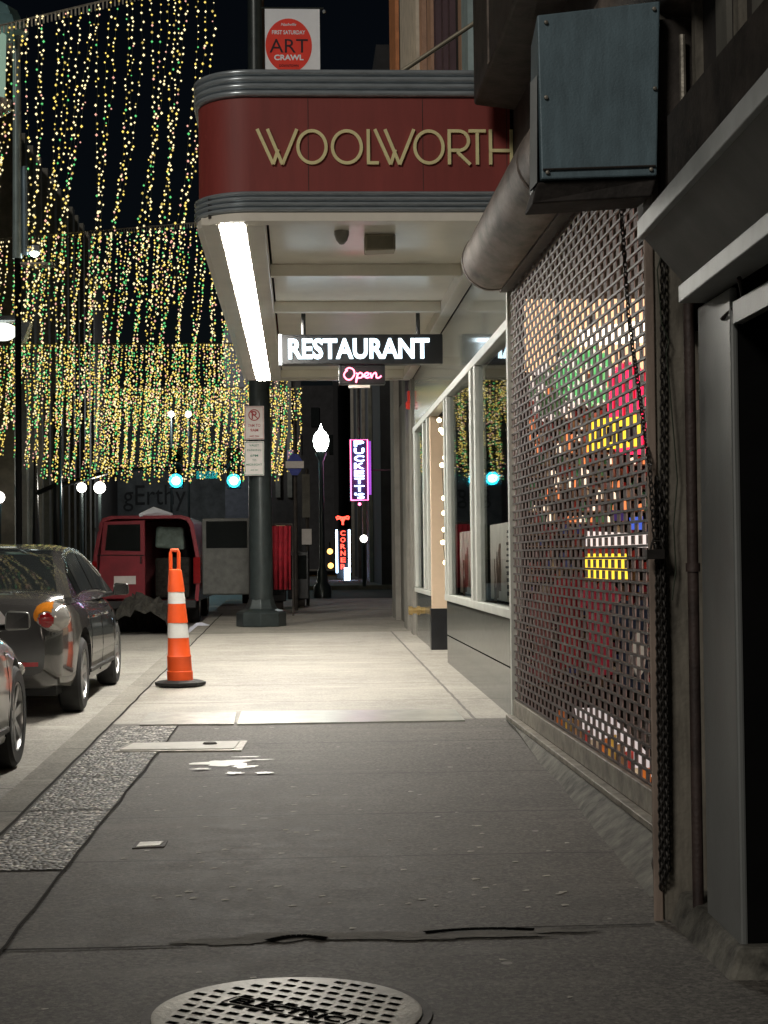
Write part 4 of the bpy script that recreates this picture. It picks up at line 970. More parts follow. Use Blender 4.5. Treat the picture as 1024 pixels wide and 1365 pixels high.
    mb = MB(); mb.box((xc-W/2*.55, yr-.03, z0+.36), (xc+W/2*.55, yr+.06, z0+.42)); mb.build('bumper_trim', M['trim'], t, bevel=.01)
    mb = MB(); mb.box((xc-.25, yr-.012, z0+.68), (xc+.25, yr+.02, z0+.80)); mb.build('number_plate', M['signwhite'], t)
    for s in (1,-1):
        MB().box((xc+s*W/2*.62-.07, yr-.006, z0+.44), (xc+s*W/2*.62+.07, yr+.05, z0+.475)).build('reflector', M['redlens'], t)
    MB().box((xc-W/2*.8, yr+.4, z0+.17), (xc+W/2*.8, yr+L-.4, z0+.24)).build('underbody', M['trim'], t)
    return t
sedan('parked_car', 'dark bronze sedan parked at the kerb behind the orange channelizer', M['bronze'], -1.88, 14.65)
sedan('parked_car', 'silver grey car cut off by the left edge of the photo', M['silver'], -1.86, 11.1-2.62, r=.34, hgt=1.5)

# red van
vx0, vx1, vy = -3.52, -1.72, 28.4; vz = rz(vy)
vn = thing('van', 'dark red cargo van seen from behind with one rear door open', 'van', ((vx0+vx1)/2, vy+2.4, vz))
zf, zt_ = vz+.42, 2.17
def vside(x, s): 
    return [(x, vy, zf), (x+s*.0, vy, zf+.75), (x-s*.1, vy, zt_-.1), (x-s*.2, vy, zt_)]
cx = (vx0+vx1)/2
prof = [(vx0+.02, zf), (vx0, zf+.25), (vx0, zf+.78), (vx0+.1, zt_-.14), (vx0+.16, zt_-.04), (vx0+.3, zt_), (vx1-.3, zt_), (vx1-.16, zt_-.04), (vx1-.1, zt_-.14), (vx1, zf+.78), (vx1, zf+.25), (vx1-.02, zf)]
inn = [(cx+(x-cx)*.93, zf+.04+(z-zf)*.95-.02) for x, z in prof]
mb = MB(); n = len(prof); L_ = 4.4; vs = []
for (pr, y) in ((prof, vy), (prof, vy+L_), (inn, vy), (inn, vy+2.6)):
    vs += [(x, y, z) for x, z in pr]
fs = []
for k in range(n):
    k2_ = (k+1) % n
    fs.append((k, k2_, n+k2_, n+k)); fs.append((2*n+k, 3*n+k, 3*n+k2_, 2*n+k2_)); fs.append((k, 2*n+k, 2*n+k2_, k2_))
fs.append(tuple(n+k for k in range(n))); fs.append(tuple(3*n+k for k in range(n)))
mb.add(vs, fs); mb.build('body', M['vanred'], vn, smooth=True)
# left rear door
dl = MB().hexa([(vx0+.05,vy-.03,zf+.05),(cx-.02,vy-.03,zf+.05),(cx-.02,vy-.03,zt_-.08),(vx0+.17,vy-.03,zt_-.1),(vx0+.05,vy+.02,zf+.05),(cx-.02,vy+.02,zf+.05),(cx-.02,vy+.02,zt_-.08),(vx0+.17,vy+.02,zt_-.1)]).build('rear_door', M['vanred'], vn, bevel=.015)
MB().hexa([(vx0+.2,vy-.038,1.58),(cx-.1,vy-.038,1.56),(cx-.1,vy-.038,2.02),(vx0+.25,vy-.038,2.02),(vx0+.2,vy-.032,1.58),(cx-.1,vy-.032,1.56),(cx-.1,vy-.032,2.02),(vx0+.25,vy-.032,2.02)]).build('door_window', M['carglass'], dl)
MB().tube([(cx-.09,vy-.04,1.35),(cx-.09,vy-.07,1.36),(cx-.09,vy-.07,1.46),(cx-.09,vy-.04,1.47)], .012, 6).build('door_handle', M['trim'], dl)
for zz in (.95, 1.9): MB().box((vx0+.03,vy-.05,zz),(vx0+.1,vy-.031,zz+.07)).build('hinge', M['trim'], dl, bevel=.004)
MB().box((vx0+.35,vy-.045,1.0),(vx0+.72,vy-.031,1.14)).build('number_plate', M['signwhite'], dl)
MB().tube([(vx0+.06,vy-.036,1.5),(cx-.03,vy-.036,1.49)], .008, 5).build('door_crease', M['trim'], dl)
# right door open
do = MB().box((vx1+.05,vy-.02,zf+.1),(vx1+.87,vy+.04,zt_-.06)).build('rear_door', mat('grey inner door skin', (.095,.098,.09), .6, 0, .2, 9), vn, bevel=.03); do['label'] = 'open rear door showing its pale inner skin'
MB().box((vx1+.12,vy-.03,1.6),(vx1+.82,vy-.021,2.06)).build('door_window', M['carglass'], do)
MB().box((vx1-.1,vy-.04,zf+.3),(vx1+.02,vy+.03,zf+.75)).build('tail_light', M['redlens'], vn, bevel=.01)
MB().box((vx0-.02,vy-.04,zf+.3),(vx0+.06,vy+.03,zf+.7)).build('tail_light', M['redlens'], vn, bevel=.01)
MB().box((vx0+.05,vy-.14,vz+.3),(vx1-.05,vy-.02,vz+.44)).build('bumper', M['trim'], vn, bevel=.02)
MB().box((cx+.15,vy+1.9,zf+.35),(cx+.62,vy+2.1,zf+1.15)).build('seat', M['trim'], vn, bevel=.06)
MB().hexa([(cx+.08,vy+.7,1.62),(cx+.6,vy+.7,1.58),(cx+.58,vy+.7,1.98),(cx+.1,vy+.7,2.0),(cx+.08,vy+1.1,1.62),(cx+.6,vy+1.1,1.58),(cx+.58,vy+1.1,1.98),(cx+.1,vy+1.1,2.0)]).build('cargo', mat('pale green bin', (.22,.3,.26), .6, 0, .3, 6), vn, bevel=.05)
MB().box((cx+.1,vy+.5,zf+.05),(cx+.7,vy+1.4,1.45)).build('cargo', M['tarp'], vn, bevel=.05)
MB().tube([(cx-.1,vy-.02,zt_+.01),(cx+.1,vy+.3,zt_+.06),(cx+.4,vy+.5,zt_+.02)], [.03,.1,.03], 8).build('roof_bundle', M['bannerwhite'], vn, smooth=True)
for s, x in ((1, vx1-.16), (-1, vx0+.16)):
    for y in (vy+.95, vy+3.5): wheel(x, y, rz(y)+.34, .34, s, vn, .22, 5)
# dark vehicle further ahead
ov = thing('pickup_truck', 'dark green truck parked beyond the open van door', 'truck', (-1.9, 36, rz(36)))
MB().hexa([(-2.6,34.2,.85),(-.95,34.2,.85),(-.98,34.2,1.35),(-2.6,34.2,1.35),(-2.6,36,.85),(-.95,36,.85),(-.98,36,1.35),(-2.6,36,1.35)]).build('truck_bed', mat('dark green paint', (.015,.035,.032), .3, .1, coat=1), ov, bevel=.05)
MB().hexa([(-2.6,35.4,1.35),(-.98,35.4,1.35),(-1.1,35.6,2.1),(-2.5,35.6,2.1),(-2.6,36.2,1.35),(-.98,36.2,1.35),(-1.1,36.2,2.1),(-2.5,36.2,2.1)]).build('cab', bpy.data.materials['dark green paint'], ov, bevel=.05)
MB().box((-1.14,35.3,1.7),(-1.02,35.36,1.82)).build('marker_lamp', M['amber'], ov)
for x in (-1.1, -2.45): wheel(x, 34.9, rz(34.9)+.36, .36, 1 if x > -2 else -1, ov, .22)

# tarp heap
mb = MB(); g = gp(200, 852); rnd = random.Random(2); n = 12; vs = []
for i in range(n+1):
    for j in range(n+1):
        u, v = i/n, j/n; x = -2.95+u*.95; y = 25.6+v*1.3; h = .62*math.sin(PI*u)**.4*math.sin(PI*min(1, v+.12))**.5*(.8+.35*rnd.random())
        vs.append((x+rnd.uniform(-.02,.02), y, rz(y)+max(0, h)))
mb.add(vs, [(i*(n+1)+j, (i+1)*(n+1)+j, (i+1)*(n+1)+j+1, i*(n+1)+j+1) for i in range(n) for j in range(n)])
tag(mb.build('tarp_heap', M['tarp'], smooth=False), 'heap of mottled dark tarp on the road behind the red van', 'tarp')
# plastic bag
mb = MB(); rnd = random.Random(5); c = gp(268, 834); vs = []; n = 9
for i in range(n+1):
    for j in range(n+1):
        u, v = i/n, j/n; r_ = math.sin(PI*u)*math.sin(PI*v); vs.append((c.x-.2+u*.42+rnd.uniform(-.02,.02), c.y-.1+v*.4, gz(c.y)-.1+max(0,(r_**.5)*.13*rnd.uniform(.6,1.2))))
mb.add(vs, [(i*(n+1)+j, (i+1)*(n+1)+j, (i+1)*(n+1)+j+1, i*(n+1)+j+1) for i in range(n) for j in range(n)])
tag(mb.build('plastic_bag', mat('bag', (.55,.57,.65), .5), smooth=True), 'crumpled white plastic bag in the gutter by the van', 'bag')

# ================================================================ CHANNELIZER CONE
ct = Vector((-1.13, 15.6, gz(15.6)))
cn_ = thing('traffic_channelizer', 'tall orange channelizer post with two white bands on black base', 'traffic cone', tuple(ct))
MB().lathe(tuple(ct), [(.20,0),(.235,.012),(.24,.04),(.20,.055),(.15,.06)], 8).build('base', M['rubber'], cn_)
lean = -.05/1.28
def conering(prof): 
    mb = MB(); mb.lathe((0,0,0), [(q*.92, h) for q, h in prof], 24)
    for v in mb.v: v.x += lean*v.z; v += ct
    return mb
conering([(.132,.055),(.132,.14),(.125,.145),(.122,.27),(.126,.28),(.116,.30),(.106,.46),(.001,.46)]).build('lower_body', M['orange'], cn_, smooth=True)
conering([(.109,.455),(.099,.60),(.001,.60)]).build('white_band', M['white'], cn_, smooth=True)
conering([(.105,.595),(.103,.62),(.088,.78),(.001,.78)]).build('middle_body', M['orange'], cn_, smooth=True)
conering([(.091,.775),(.082,.89),(.001,.89)]).build('white_band', M['white'], cn_, smooth=True)
conering([(.088,.885),(.086,.91),(.07,1.06),(.065,1.09),(.045,1.10),(.001,1.10)]).build('upper_body', M['orange'], cn_, smooth=True)
mb = MB(); x = ct.x+lean*1.2; z = ct.z
for pts in ([(-.038,1.085),(-.038,1.25),(-.03,1.275),(.03,1.275),(.038,1.25),(.038,1.085)],):
    mb.tube([(x+a, ct.y, z+b) for a, b in pts], .018, 8)
mb.build('handle', M['orange'], cn_, smooth=True)

# ================================================================ BIG POLE WITH BANNER AND SIGNS
pb = Vector((-.61, 25.8, gz(25.8)))
pl = thing('lamp_pole', 'thick dark green steel pole on octagonal base at the marquee end', 'pole', tuple(pb))
MB().lathe(tuple(pb), [(.39,0),(.39,.2),(.37,.23),(.25,.27),(.22,.34),(.2,.42)], 8).build('base', M['polegreen'], pl, bevel=.01)
MB().lathe(tuple(pb), [(.19,.4),(.185,1.5),(.15,5),(.125,11)], 28).build('shaft', M['polegreen'], pl, smooth=True)
bn = thing('banner', 'white art crawl banner with red disc hanging from the pole', 'banner', (0, 25.7, 9.9))
a, b_ = yp(353,12,25.7), yp(427,101,25.7); W_ = b_.x-a.x; H_ = a.z-b_.z; bcx = (a.x+b_.x)/2; bcz = (a.z+b_.z)/2
MB().box((a.x, 25.69, b_.z), (b_.x, 25.70, a.z)).build('cloth', M['bannerwhite'], bn)
cxr = yp(385,62,25.7).x; czr = yp(385,61,25.7).z; rr = .395
poly = []
for i in range(48):
    an = 2*PI*i/48; x = max(cxr+rr*.92*math.cos(an), a.x+.003); poly.append((x, 25.688, czr+rr*1.08*math.sin(an)))
MB().prism(poly, (0,-.002,0)).build('red_disc', M['bannerred'], bn)
mb = MB(); tz = lambda y: yp(385, y, 25.7).z
text(mb, 'ART', (cxr+.0, 25.683, tz(61.5)), .60, .215, 0, .0, .002); mb.build('lettering', M['ink'], bn)
for a_ in (('FIRST SATURDAY', (cxr, 25.683, tz(43.5)), .52, .065, 0, .02, .002), ( 'CRAWL', (cxr+.0, 25.683, tz(77)), .46, .09, 0, .035, .002), ('Nashville', (cxr, 25.683, tz(33)), .24, .045, 0, .01, .002, .3)):
    mb = MB(); text(mb, *a_); mb.build('lettering', M['bannerwhite'], bn)
mb = MB(); text(mb, 'DOWNTOWN', (cxr, 25.683, tz(88)), .3, .04, 0, .01, .002); mb.build('lettering', M['ink'], bn)
MB().tube([(pb.x, 25.72, a.z+.02), (b_.x+.06, 25.72, a.z+.02)], .02, 8).build('bracket_arm', M['polegreen'], bn)
MB().ball((b_.x+.07, 25.72, a.z-.03), .03, 8).build('finial', M['steel'], bn)
MB().tube([(pb.x, 25.72, b_.z-.02), (b_.x+.06, 25.72, b_.z-.02)], .02, 8).build('bracket_arm', M['polegreen'], bn)
def rsign(name, label, y0, y1, frame, lines, top=False):
    p0, p1 = yp(326,y1,25.55), yp(352,y0,25.55)
    t = thing(name, label, 'sign', ((p0.x+p1.x)/2, 25.55, p0.z), 'parking signs on the pole')
    mb = MB(); mb.box((p0.x,25.56,p0.z),(p1.x,25.57,p1.z)); mb.build('plate', M['signwhite'], t, bevel=.004)
    cx_ = (p0.x+p1.x)/2; w_ = p1.x-p0.x; h_ = p1.z-p0.z
    mb = MB()
    for q in ((p0.x+.012,p0.z+.012,p1.x-.012,p0.z+.018),(p0.x+.012,p1.z-.018,p1.x-.012,p1.z-.012)): mb.box((q[0],25.556,q[1]),(q[2],25.559,q[3]))
    for q in (p0.x+.012, p1.x-.018): mb.box((q,25.556,p0.z+.019),(q+.006,25.559,p1.z-.019))
    for s, fy, fw, fh in lines: text(mb, s, (cx_, 25.556, p0.z+h_*fy), w_*fw, h_*fh, 0, .01, .002)
    if top:
        for i in range(24):
            an, an2 = 2*PI*i/24, 2*PI*(i+1)/24
            mb.prism([(cx_+r_*math.cos(x), 25.558, p0.z+h_*.73+r_*math.sin(x)) for r_, x in ((.075,an),(.09,an),(.09,an2),(.075,an2))], (0,-.003,0))
        mb.prism([(cx_-.062,25.5535,p0.z+h_*.73+.05),(cx_-.05,25.5535,p0.z+h_*.73+.062),(cx_+.062,25.5535,p0.z+h_*.73-.05),(cx_+.05,25.5535,p0.z+h_*.73-.062)], (0,-.002,0))
    mb.build('printing', frame, t)
    MB().box((cx_-.02,25.571,p0.z+.05),(cx_+.02,25.63,p1.z-.05)).build('clamp', M['rail'], t)
rsign('parking_sign', 'no parking sign with barred P, upper of the two on the pole', 541, 586, M['signred'], [('P',.73,.26,.24),('7AM TO',.42,.62,.09),('9AM',.28,.4,.09),('<>',.10,.5,.06)], True)
rsign('parking_sign', 'green lettered parking hours sign, lower of the two on the pole', 588, 634, M['signgreen'], [('VALET',.88,.5,.06),('PARKING',.74,.7,.06),('6PM',.58,.4,.07),('TO',.45,.2,.06),('MIDNIGHT',.32,.8,.06),('<>',.16,.4,.05)])

# ================================================================ LIGHT CURTAINS
BM = [M['b0'], M['b1'], M['b2'], M['b3'], M['b4']]
def curtain(label, y, xa, xb, ztop, zbot, nstr, spacing, rad, weights, drift, seed, slope=0.0, sag=0.0, clump=3, lift=0.0):
    rnd = random.Random(seed); zt = lambda x: ztop+slope*(x-xa)-sag*4*((x-xa)/(xb-xa))*(1-(x-xa)/(xb-xa))
    t = thing('light_curtain', label, 'string lights', ((xa+xb)/2, y, ztop), 'curtains of fairy lights over the street')
    n = 24; mb = MB(); mb.tube([(xa+(xb-xa)*i/n, y, zt(xa+(xb-xa)*i/n)) for i in range(n+1)], .012, 5)
    for i in range(nstr*2):
        x = xa+(xb-xa)*i/(nstr*2); mb.box((x-.008, y-.008, zt(x)-.09), (x+.008, y+.008, zt(x)))
    mb.build('cable', M['rail'], t)
    gshift = {}
    for i in range(nstr):
        x0 = xa+(xb-xa)*(i+.5+rnd.uniform(-.35,.35))/nstr; g = i//clump
        if g not in gshift: gshift[g] = (rnd.uniform(.5,1.2), rnd.uniform(0,6), xa+(xb-xa)*((g+.5)*clump)/nstr, rnd.uniform(.0,.25), rnd.uniform(.5,.8))
        dm, ph, gx, dsh, tc_ = gshift[g]; z0 = zt(x0); z1 = zbot+dsh*rnd.uniform(.3,1.4)+lift*max(0, 1-(x0-xa)/1.9); H_ = z0-z1
        pts = []; s = .05
        p2 = rnd.uniform(0, 6); amp = rnd.uniform(.3,1)
        def pos(s):
            u = s/H_; pull = .72*math.exp(-((u-tc_)/.3)**2)
            x = x0*(1-pull)+gx*pull-drift*dm*(u**1.8)+.035*amp*math.sin(5*u+ph)+.014*amp*math.sin(17*u+p2)
            return (x, y+.12*math.sin(3*u+ph), z0-s)
        b = MB()
        while s < H_:
            p = pos(s); k = rnd.random(); m = 0; acc = 0
            for q, wq in enumerate(weights):
                acc += wq
                if k < acc: m = q; break
            b.octa((p[0]+rnd.uniform(-.02,.02), p[1]+rnd.uniform(-.02,.02), p[2]), rad*rnd.uniform(.6,1.15), m)
            s += spacing*rnd.uniform(.45,1.6)
        b.tube([pos(H_*q/10) for q in range(11)], .002, 3, 5)
        b.build('light_strand', BM+[M['wire']], t, recalc=False)
    return t
curtain('nearest curtain of warm fairy lights, hanging highest in the photo', 18.3, -4.0, -.86, 7.15, 4.0, 36, .068, .0142, (.5,.24,.08,.06,.12), .42, 11, slope=.25, clump=3)
curtain('second curtain of fairy lights from the camera, behind the nearest', 30.0, -6.0, -.9, 7.2, 3.75, 56, .066, .0188, (.34,.28,.22,.1,.06), .35, 12, slope=.08, clump=3)
curtain('third curtain of fairy lights, ending above the red van', 42.0, -7.9, -.25, 6.9, 3.3, 92, .072, .0235, (.16,.42,.25,.08,.09), .2, 13, clump=3, lift=1.1)
curtain('farthest curtain of golden fairy lights above the traffic signals', 50.0, -6.0, .15, 6.6, 3.95, 74, .085, .025, (.15,.5,.14,.1,.11), .2, 14, clump=3)

# ================================================================ FAR STREET
# left buildings
lb_ = thing('office_building', 'dark office building with pale end column on the left side', 'building', (-9, 50, 0))
MB().box((-20, 20, -.5), (-8.4, 45, 16)).build('wall', M['darkbldg'], lb_)
MB().box((-8.38, 45.4, 0), (-7.75, 45.8, 16)).build('column', M['palecol'], lb_)
l2 = thing('ribbed_building', 'dark building with many vertical ribs behind the far curtains', 'building', (-9, 56, 0))
MB().box((-20, 47, -.5), (-8.2, 75, 14)).build('wall', M['darkbldg2'], l2)
for k in range(13): MB().box((-8.19, 47.2+k*1.45, 0), (-7.95, 47.5+k*1.45+.12*(k % 3), 14)).build('rib', M['palecol'] if k % 4 == 3 else M['stone'], l2)
for k in range(3):
    for j in range(3): MB().box((-8.24, 49+k*6, 5+j*3), (-8.19, 50.5+k*6, 6.5+j*3)).build('window', M['carglass'], l2)
m3 = thing('mural_building', 'grey building with dark blackletter wall lettering beyond the signals', 'building', (-5, 80, 0))
MB().box((-9.2, 80, 0), (-3.0, 90, 9.2)).build('wall', mat('grey mural wall', (.2,.21,.21), .8, 0, .3, 1.5), m3)
mb = MB(); text(mb, 'gErthy', (yp(206,662,79.9).x, 79.95, yp(205,664,79.9).z), 3.0, 1.25, 0, .0, .03, 0); mb.build('lettering', mat('faded ink', (.06,.06,.06), .9), m3)
MB().box((-3.4, 76, 0), (-2.2, 78, 12)).build('pale_pier', mat('pale blue grey pier', (.25,.26,.3), .8), m3)
rb2 = thing('stone_building', 'grey stone building with tall pilasters beyond the restaurant', 'building', (2, 25, gz(25)))
MB().box((1.66, 22.82, .2), (5, 28.2, 3.88)).build('wall', M['stone'], rb2)
for (y0, y1) in ((23.0,23.5),(24.2,25.0),(27.2,28.2)): MB().box((1.57, y0, .2), (1.659, y1, 3.9 if y0 < 24 else 6)).build('pilaster', mat('pale stone %d' % int(y0*10), (.2,.19,.165), .8, 0, .15, 4), rb2)
MB().box((1.62, 23.6, 3.25), (1.659, 24.15, 3.88)).build('blue_window', M['bluepanel'], rb2)
t = thing('fire_alarm', 'small red alarm bell high beside the blue window', 'alarm', (1.5, 23.1, 3.6))
MB().lathe((1.569, 23.2, 3.55), [(.06,0),(.06,-.04),(.03,-.06)], 14, axis='X').build('bell', M['bannerred'], t, smooth=True)
MB().box((1.54,23.15,3.6),(1.569,23.3,3.75)).build('housing', M['bannerred'], t)
rb3 = thing('neon_block', 'dark block on the right with pale edges coloured as faint neon light', 'building', (3, 60, 0))
MB().box((2.3, 46.5, -.2), (12, 110, 16)).build('wall', M['darkbldg'], rb3)
for k, (px, c) in enumerate(((496,'stone'),(487,'palecol'),(480,'stone'),(472,'palecol'))):  # paler stone paints in vertical streaks of reflected neon
    y = 2.25*2200/(px-400); MB().box((2.18, y, 0), (2.29, y+.5, 13)).build('pilaster', M[c], rb3)
eb = thing('end_block', 'black building closing the far end of the street', 'building', (0, 125, 0))
MB().box((-30, 120, -1), (30, 124, 14)).build('wall', M['darkbldg'], eb)
for k in range(5): MB().box((-3+k*1.3, 119.9, 9+(k % 2)*2), (-2.4+k*1.3, 119.99, 10.4+(k % 2)*2)).build('window', M['carglass'], eb)
lb4 = thing('corner_block', 'dark corner building behind the pole and far sidewalk', 'building', (-2, 70, 0))
MB().box((-2.1, 70, 0), (.1, 90, 16)).build('wall', M['darkbldg2'], lb4)
for k in range(4): MB().box((-2.0+k*.5, 69.9, 4), (-1.8+k*.5, 69.99, 13)).build('rib', M['stone'], lb4)

def acorn(px, py, y, label, r=.19, mt='globe', energy=22, group='acorn street lamps'):
    c = yp(px, py, y); g = gz(min(y, 46)) 
    t = thing('street_lamp', label, 'street lamp', (c.x, y, g), group)
    MB().lathe((c.x, y, g), [(.2,0),(.2,.25),(.13,.35),(.11,.6),(.065,.7),(.05,c.z-g-.5),(.08,c.z-g-.42),(.12,c.z-g-.34),(.13,c.z-g-.28)], 14).build('post', M['polegreen'], t, smooth=True)
    MB().lathe((c.x, y, c.z), [(r*.55,-.26),(r*.9,-.16),(r*1.05,-.03),(r*.95,.08),(r*.6,.17),(r*.3,.22),(r*.12,.3),(.005,.36)], 16).build('globe', M[mt], t, smooth=True)
    if energy:
        l = bpy.data.lights.new('street_lamp_light', 'POINT'); l.energy = energy; l.color = (.85,1,.95); l.shadow_soft_size = .2
        o = bpy.data.objects.new('street_lamp_light', l); C.objects.link(o); o.location = (c.x-.0, y-.35, c.z)
for k, (x, y, z, w_, h_, nm) in enumerate(((-1.9,69.88,2.4,.5,.9,'a'),(-1.0,69.88,2.2,.4,.7,'b'),(-.5,69.88,5.5,.3,.5,'c'),(-1.6,69.88,7.0,.3,.5,'d'))):  # glowing panes added to brighten the dark far street
    MB().box((x,y,z),(x+w_,y+.02,z+h_)).build('added_glow_pane', emit('added dim pane '+nm, (1,.6,.3) if k % 2 else (.6,.5,.8), .12), lb4)
acorn(428, 586, 37.0, 'tall acorn street lamp glowing white right of the big pole', .17)
def glamp(px, py, y, r, label, mt='tungsten'):
    c = yp(px, py, y); g = gz(min(y, 46))
    t = thing('street_lamp', label, 'street lamp', (c.x, y, g), 'globe street lamps across the road')
    MB().tube([(c.x, y, g), (c.x, y, c.z-r)], .05, 8).build('post', M['polegreen'], t)
    MB().ball((c.x, y, c.z), r, 12).build('globe', M[mt], t, smooth=True)
glamp(133, 650, 48, .17, 'bright round globe lamp above the left edge of the van')
gl = bpy.data.lights.new('street_lamp_light', 'POINT'); gl.energy = 120; gl.color = (1,.95,.85); gl.shadow_soft_size = .2
go = bpy.data.objects.new('street_lamp_light', gl); C.objects.link(go); go.location = yp(133,650,47.6)
glamp(109, 650, 48, .14, 'smaller globe lamp just left of the bright round one')
glamp(485, 718, 45, .1, 'small distant globe lamp below the vertical neon sign')
glamp(-1, 663, 44, .15, 'globe lamp half cut off by the left photo edge')
for px, py, lab in ((440,735,'upper distant amber shop lamp left of the corner sign'),(441,754,'lower distant amber shop lamp left of the corner sign')):
    c = yp(px, py, 75); t = thing('wall_lamp', lab, 'lamp', tuple(c)); MB().ball(tuple(c), .13, 8).build('globe', M['amberlamp'], t, smooth=True); MB().tube([tuple(c+Vector((0,0,.13))), tuple(c+Vector((0,.4,.4)))], .03, 6).build('arm', M['soot'], t)

for px, lab in ((228,'left of two small street lamps glowing inside the light curtains'),(251,'right of two small street lamps glowing inside the light curtains')):
    glamp(px, 552, 68, .13, lab)
fl = bpy.data.lights.new('street_lamp_light', 'POINT'); fl.energy = 500; fl.color = (.9,.97,1); fl.shadow_soft_size = .2
fo = bpy.data.objects.new('street_lamp_light', fl); C.objects.link(fo); fo.location = yp(240,552,67.0)
# traffic signals on a mast arm
sg = thing('traffic_signal_mast', 'signal mast with two green traffic lights over the crossing', 'traffic light', (-6.6, 47.5, gz(46)))
MB().tube([(-6.9, 47.5, gz(46)), (-6.9, 47.5, 6.2)], [.14,.1], 12).build('post', M['blackpaint'], sg, smooth=True)
mz = yp(270, 630, 47.5).z
MB().tube([(-6.9, 47.5, mz-.35), (-5.2, 47.5, mz+.1), (-1.5, 47.5, mz+.18)], [.08,.06,.045], 10).build('mast_arm', M['blackpaint'], sg, smooth=True)
for px in (235, 312):
    c = yp(px, 641, 47.3)
    h = MB().box((c.x-.2, 47.3, c.z-.22), (c.x+.2, 47.5, c.z+.95)).build('signal_head', M['blackpaint'], sg, bevel=.03)
    MB().lathe((c.x, 47.24, c.z), [(.19,0),(.19,.055)], 24, axis='Y').build('green_lens', M['cyan'], h)
    MB().ball((c.x, 47.235, c.z), .12, 10, 0, (1,.3,1)).build('glare_core', M['cyancore'], h, smooth=True)  # white core inside a wide cyan disc imitates the lamp's glare
    cl_ = bpy.data.lights.new('signal_light', 'POINT'); cl_.energy = 30; cl_.color = (.05,.8,1); cl_.shadow_soft_size = .1
    co = bpy.data.objects.new('signal_light', cl_); C.objects.link(co); co.location = (c.x, 46.9, c.z)
    for dz in (.34, .66): MB().lathe((c.x, 47.27, c.z+dz), [(.13,0),(.13,.028)], 20, axis='Y').build('dark_lens', M['black'], h)
    mb = MB()
    for dz in (0, .34, .66):
        q = [(c.x+.195*math.cos(a), 47.29, c.z+dz+.195*math.sin(a)) for a in [R(-20+220*i/12) for i in range(13)]]
        q2 = [(x, 47.06, z) for x, y, z in q]
        mb.add(q+q2, [(i, i+1, 14+i, 13+i) for i in range(12)])
    mb.build('visor', M['blackpaint'], h)
t = thing('street_name_sign', 'street name sign lit cyan between the two green signals', 'sign', tuple(yp(280,632,47.2)))
a, b_ = yp(262,638,47.2), yp(290,628,47.2); MB().box((a.x,47.2,a.z),(b_.x,47.23,b_.z)).build('plate', mat('green sign face', (.05,.35,.3), .4), t)
mb = MB(); text(mb, 'UNION ST', ((a.x+b_.x)/2, 47.19, (a.z+b_.z)/2), .5, .12, 0, .01, .004); mb.build('lettering', M['signwhite'], t)

# PUCKETT'S vertical neon
YP = 38.0; a, b_ = yp(467,668,YP), yp(491,585,YP)
t = thing('vertical_neon_sign', 'tall vertical neon sign with pink border and blue white letters', 'sign', ((a.x+b_.x)/2, YP, a.z))
MB().box((a.x, YP, a.z), (b_.x, YP+.25, b_.z)).build('sign_box', mat('navy sign face', (.02,.01,.06), .5), t)
mb = MB(); e = .02
mb.tube([(a.x+e,YP-.02,a.z+e),(b_.x-e,YP-.02,a.z+e),(b_.x-e,YP-.02,b_.z-e),(a.x+e,YP-.02,b_.z-e),(a.x+e,YP-.02,a.z+e)], .012, 6); mb.build('neon_border', M['neonpink'], t)
mb = MB()
for k, ch in enumerate(["P","U","C","K","E","T","T","'S"]):
    text(mb, ch, ((a.x+b_.x)/2, YP-.02, b_.z-(k+.62)*(b_.z-a.z)/8.3), .23, .135, 0, .02, .02)
mb.build('letters', M['neonblue'], t)
MB().box((b_.x+.001, YP+.03, a.z+.15), (b_.x+.06, YP+.22, b_.z-.05)).build('side_glow', M['neonpurple'], t)
MB().tube([((a.x+b_.x)/2, YP+.12, b_.z), ((a.x+b_.x)/2, YP+.12, 7)], .03, 8).build('hanger', M['soot'], t)
MB().ball(((a.x+b_.x)/2, YP, a.z-.07), .035, 8).build('finial', M['neonpink'], t)
MB().tube([(b_.x, YP+.12, (a.z+b_.z)/2), (2.6, YP+.12, (a.z+b_.z)/2)], .02, 6).build('stay', M['soot'], t)
pl_ = bpy.data.lights.new('neon_glow', 'POINT'); pl_.energy = 10; pl_.color = (1,.2,.6); o = bpy.data.objects.new('neon_glow', pl_); C.objects.link(o); o.location = ((a.x+b_.x)/2, YP-.5, a.z+.7)
# CORNER sign
YC = 58.0; a, b_ = yp(448,775,YC), yp(467,706,YC); a.z = max(a.z, gz(46)+.05)
t = thing('corner_neon_sign', 'distant neon sign with red bird above red letters and white bars', 'sign', ((a.x+b_.x)/2, YC, a.z))
MB().box((a.x+.03, YC+.03, a.z), (b_.x-.03, YC+.2, b_.z)).build('sign_box', M['blackpaint'], t)
for x in (a.x+.04, b_.x-.04): MB().tube([(x, YC, a.z+.2), (x, YC, b_.z)], .035, 8).build('white_bar', M['neonblue'], t)
mb = MB()
for k, ch in enumerate("CORNER"): text(mb, ch, ((a.x+b_.x)/2, YC, b_.z-.12-k*.235), .17, .17, 0, .02, .03)
mb.build('letters', M['neonred'], t)
bc_ = yp(457,692,YC); mb = MB()
mb.tube([(bc_.x-.22,YC,bc_.z+.09),(bc_.x-.2,YC,bc_.z),(bc_.x-.08,YC,bc_.z+.03),(bc_.x,YC,bc_.z-.12),(bc_.x+.08,YC,bc_.z+.03),(bc_.x+.2,YC,bc_.z),(bc_.x+.22,YC,bc_.z+.09)], .035, 6)
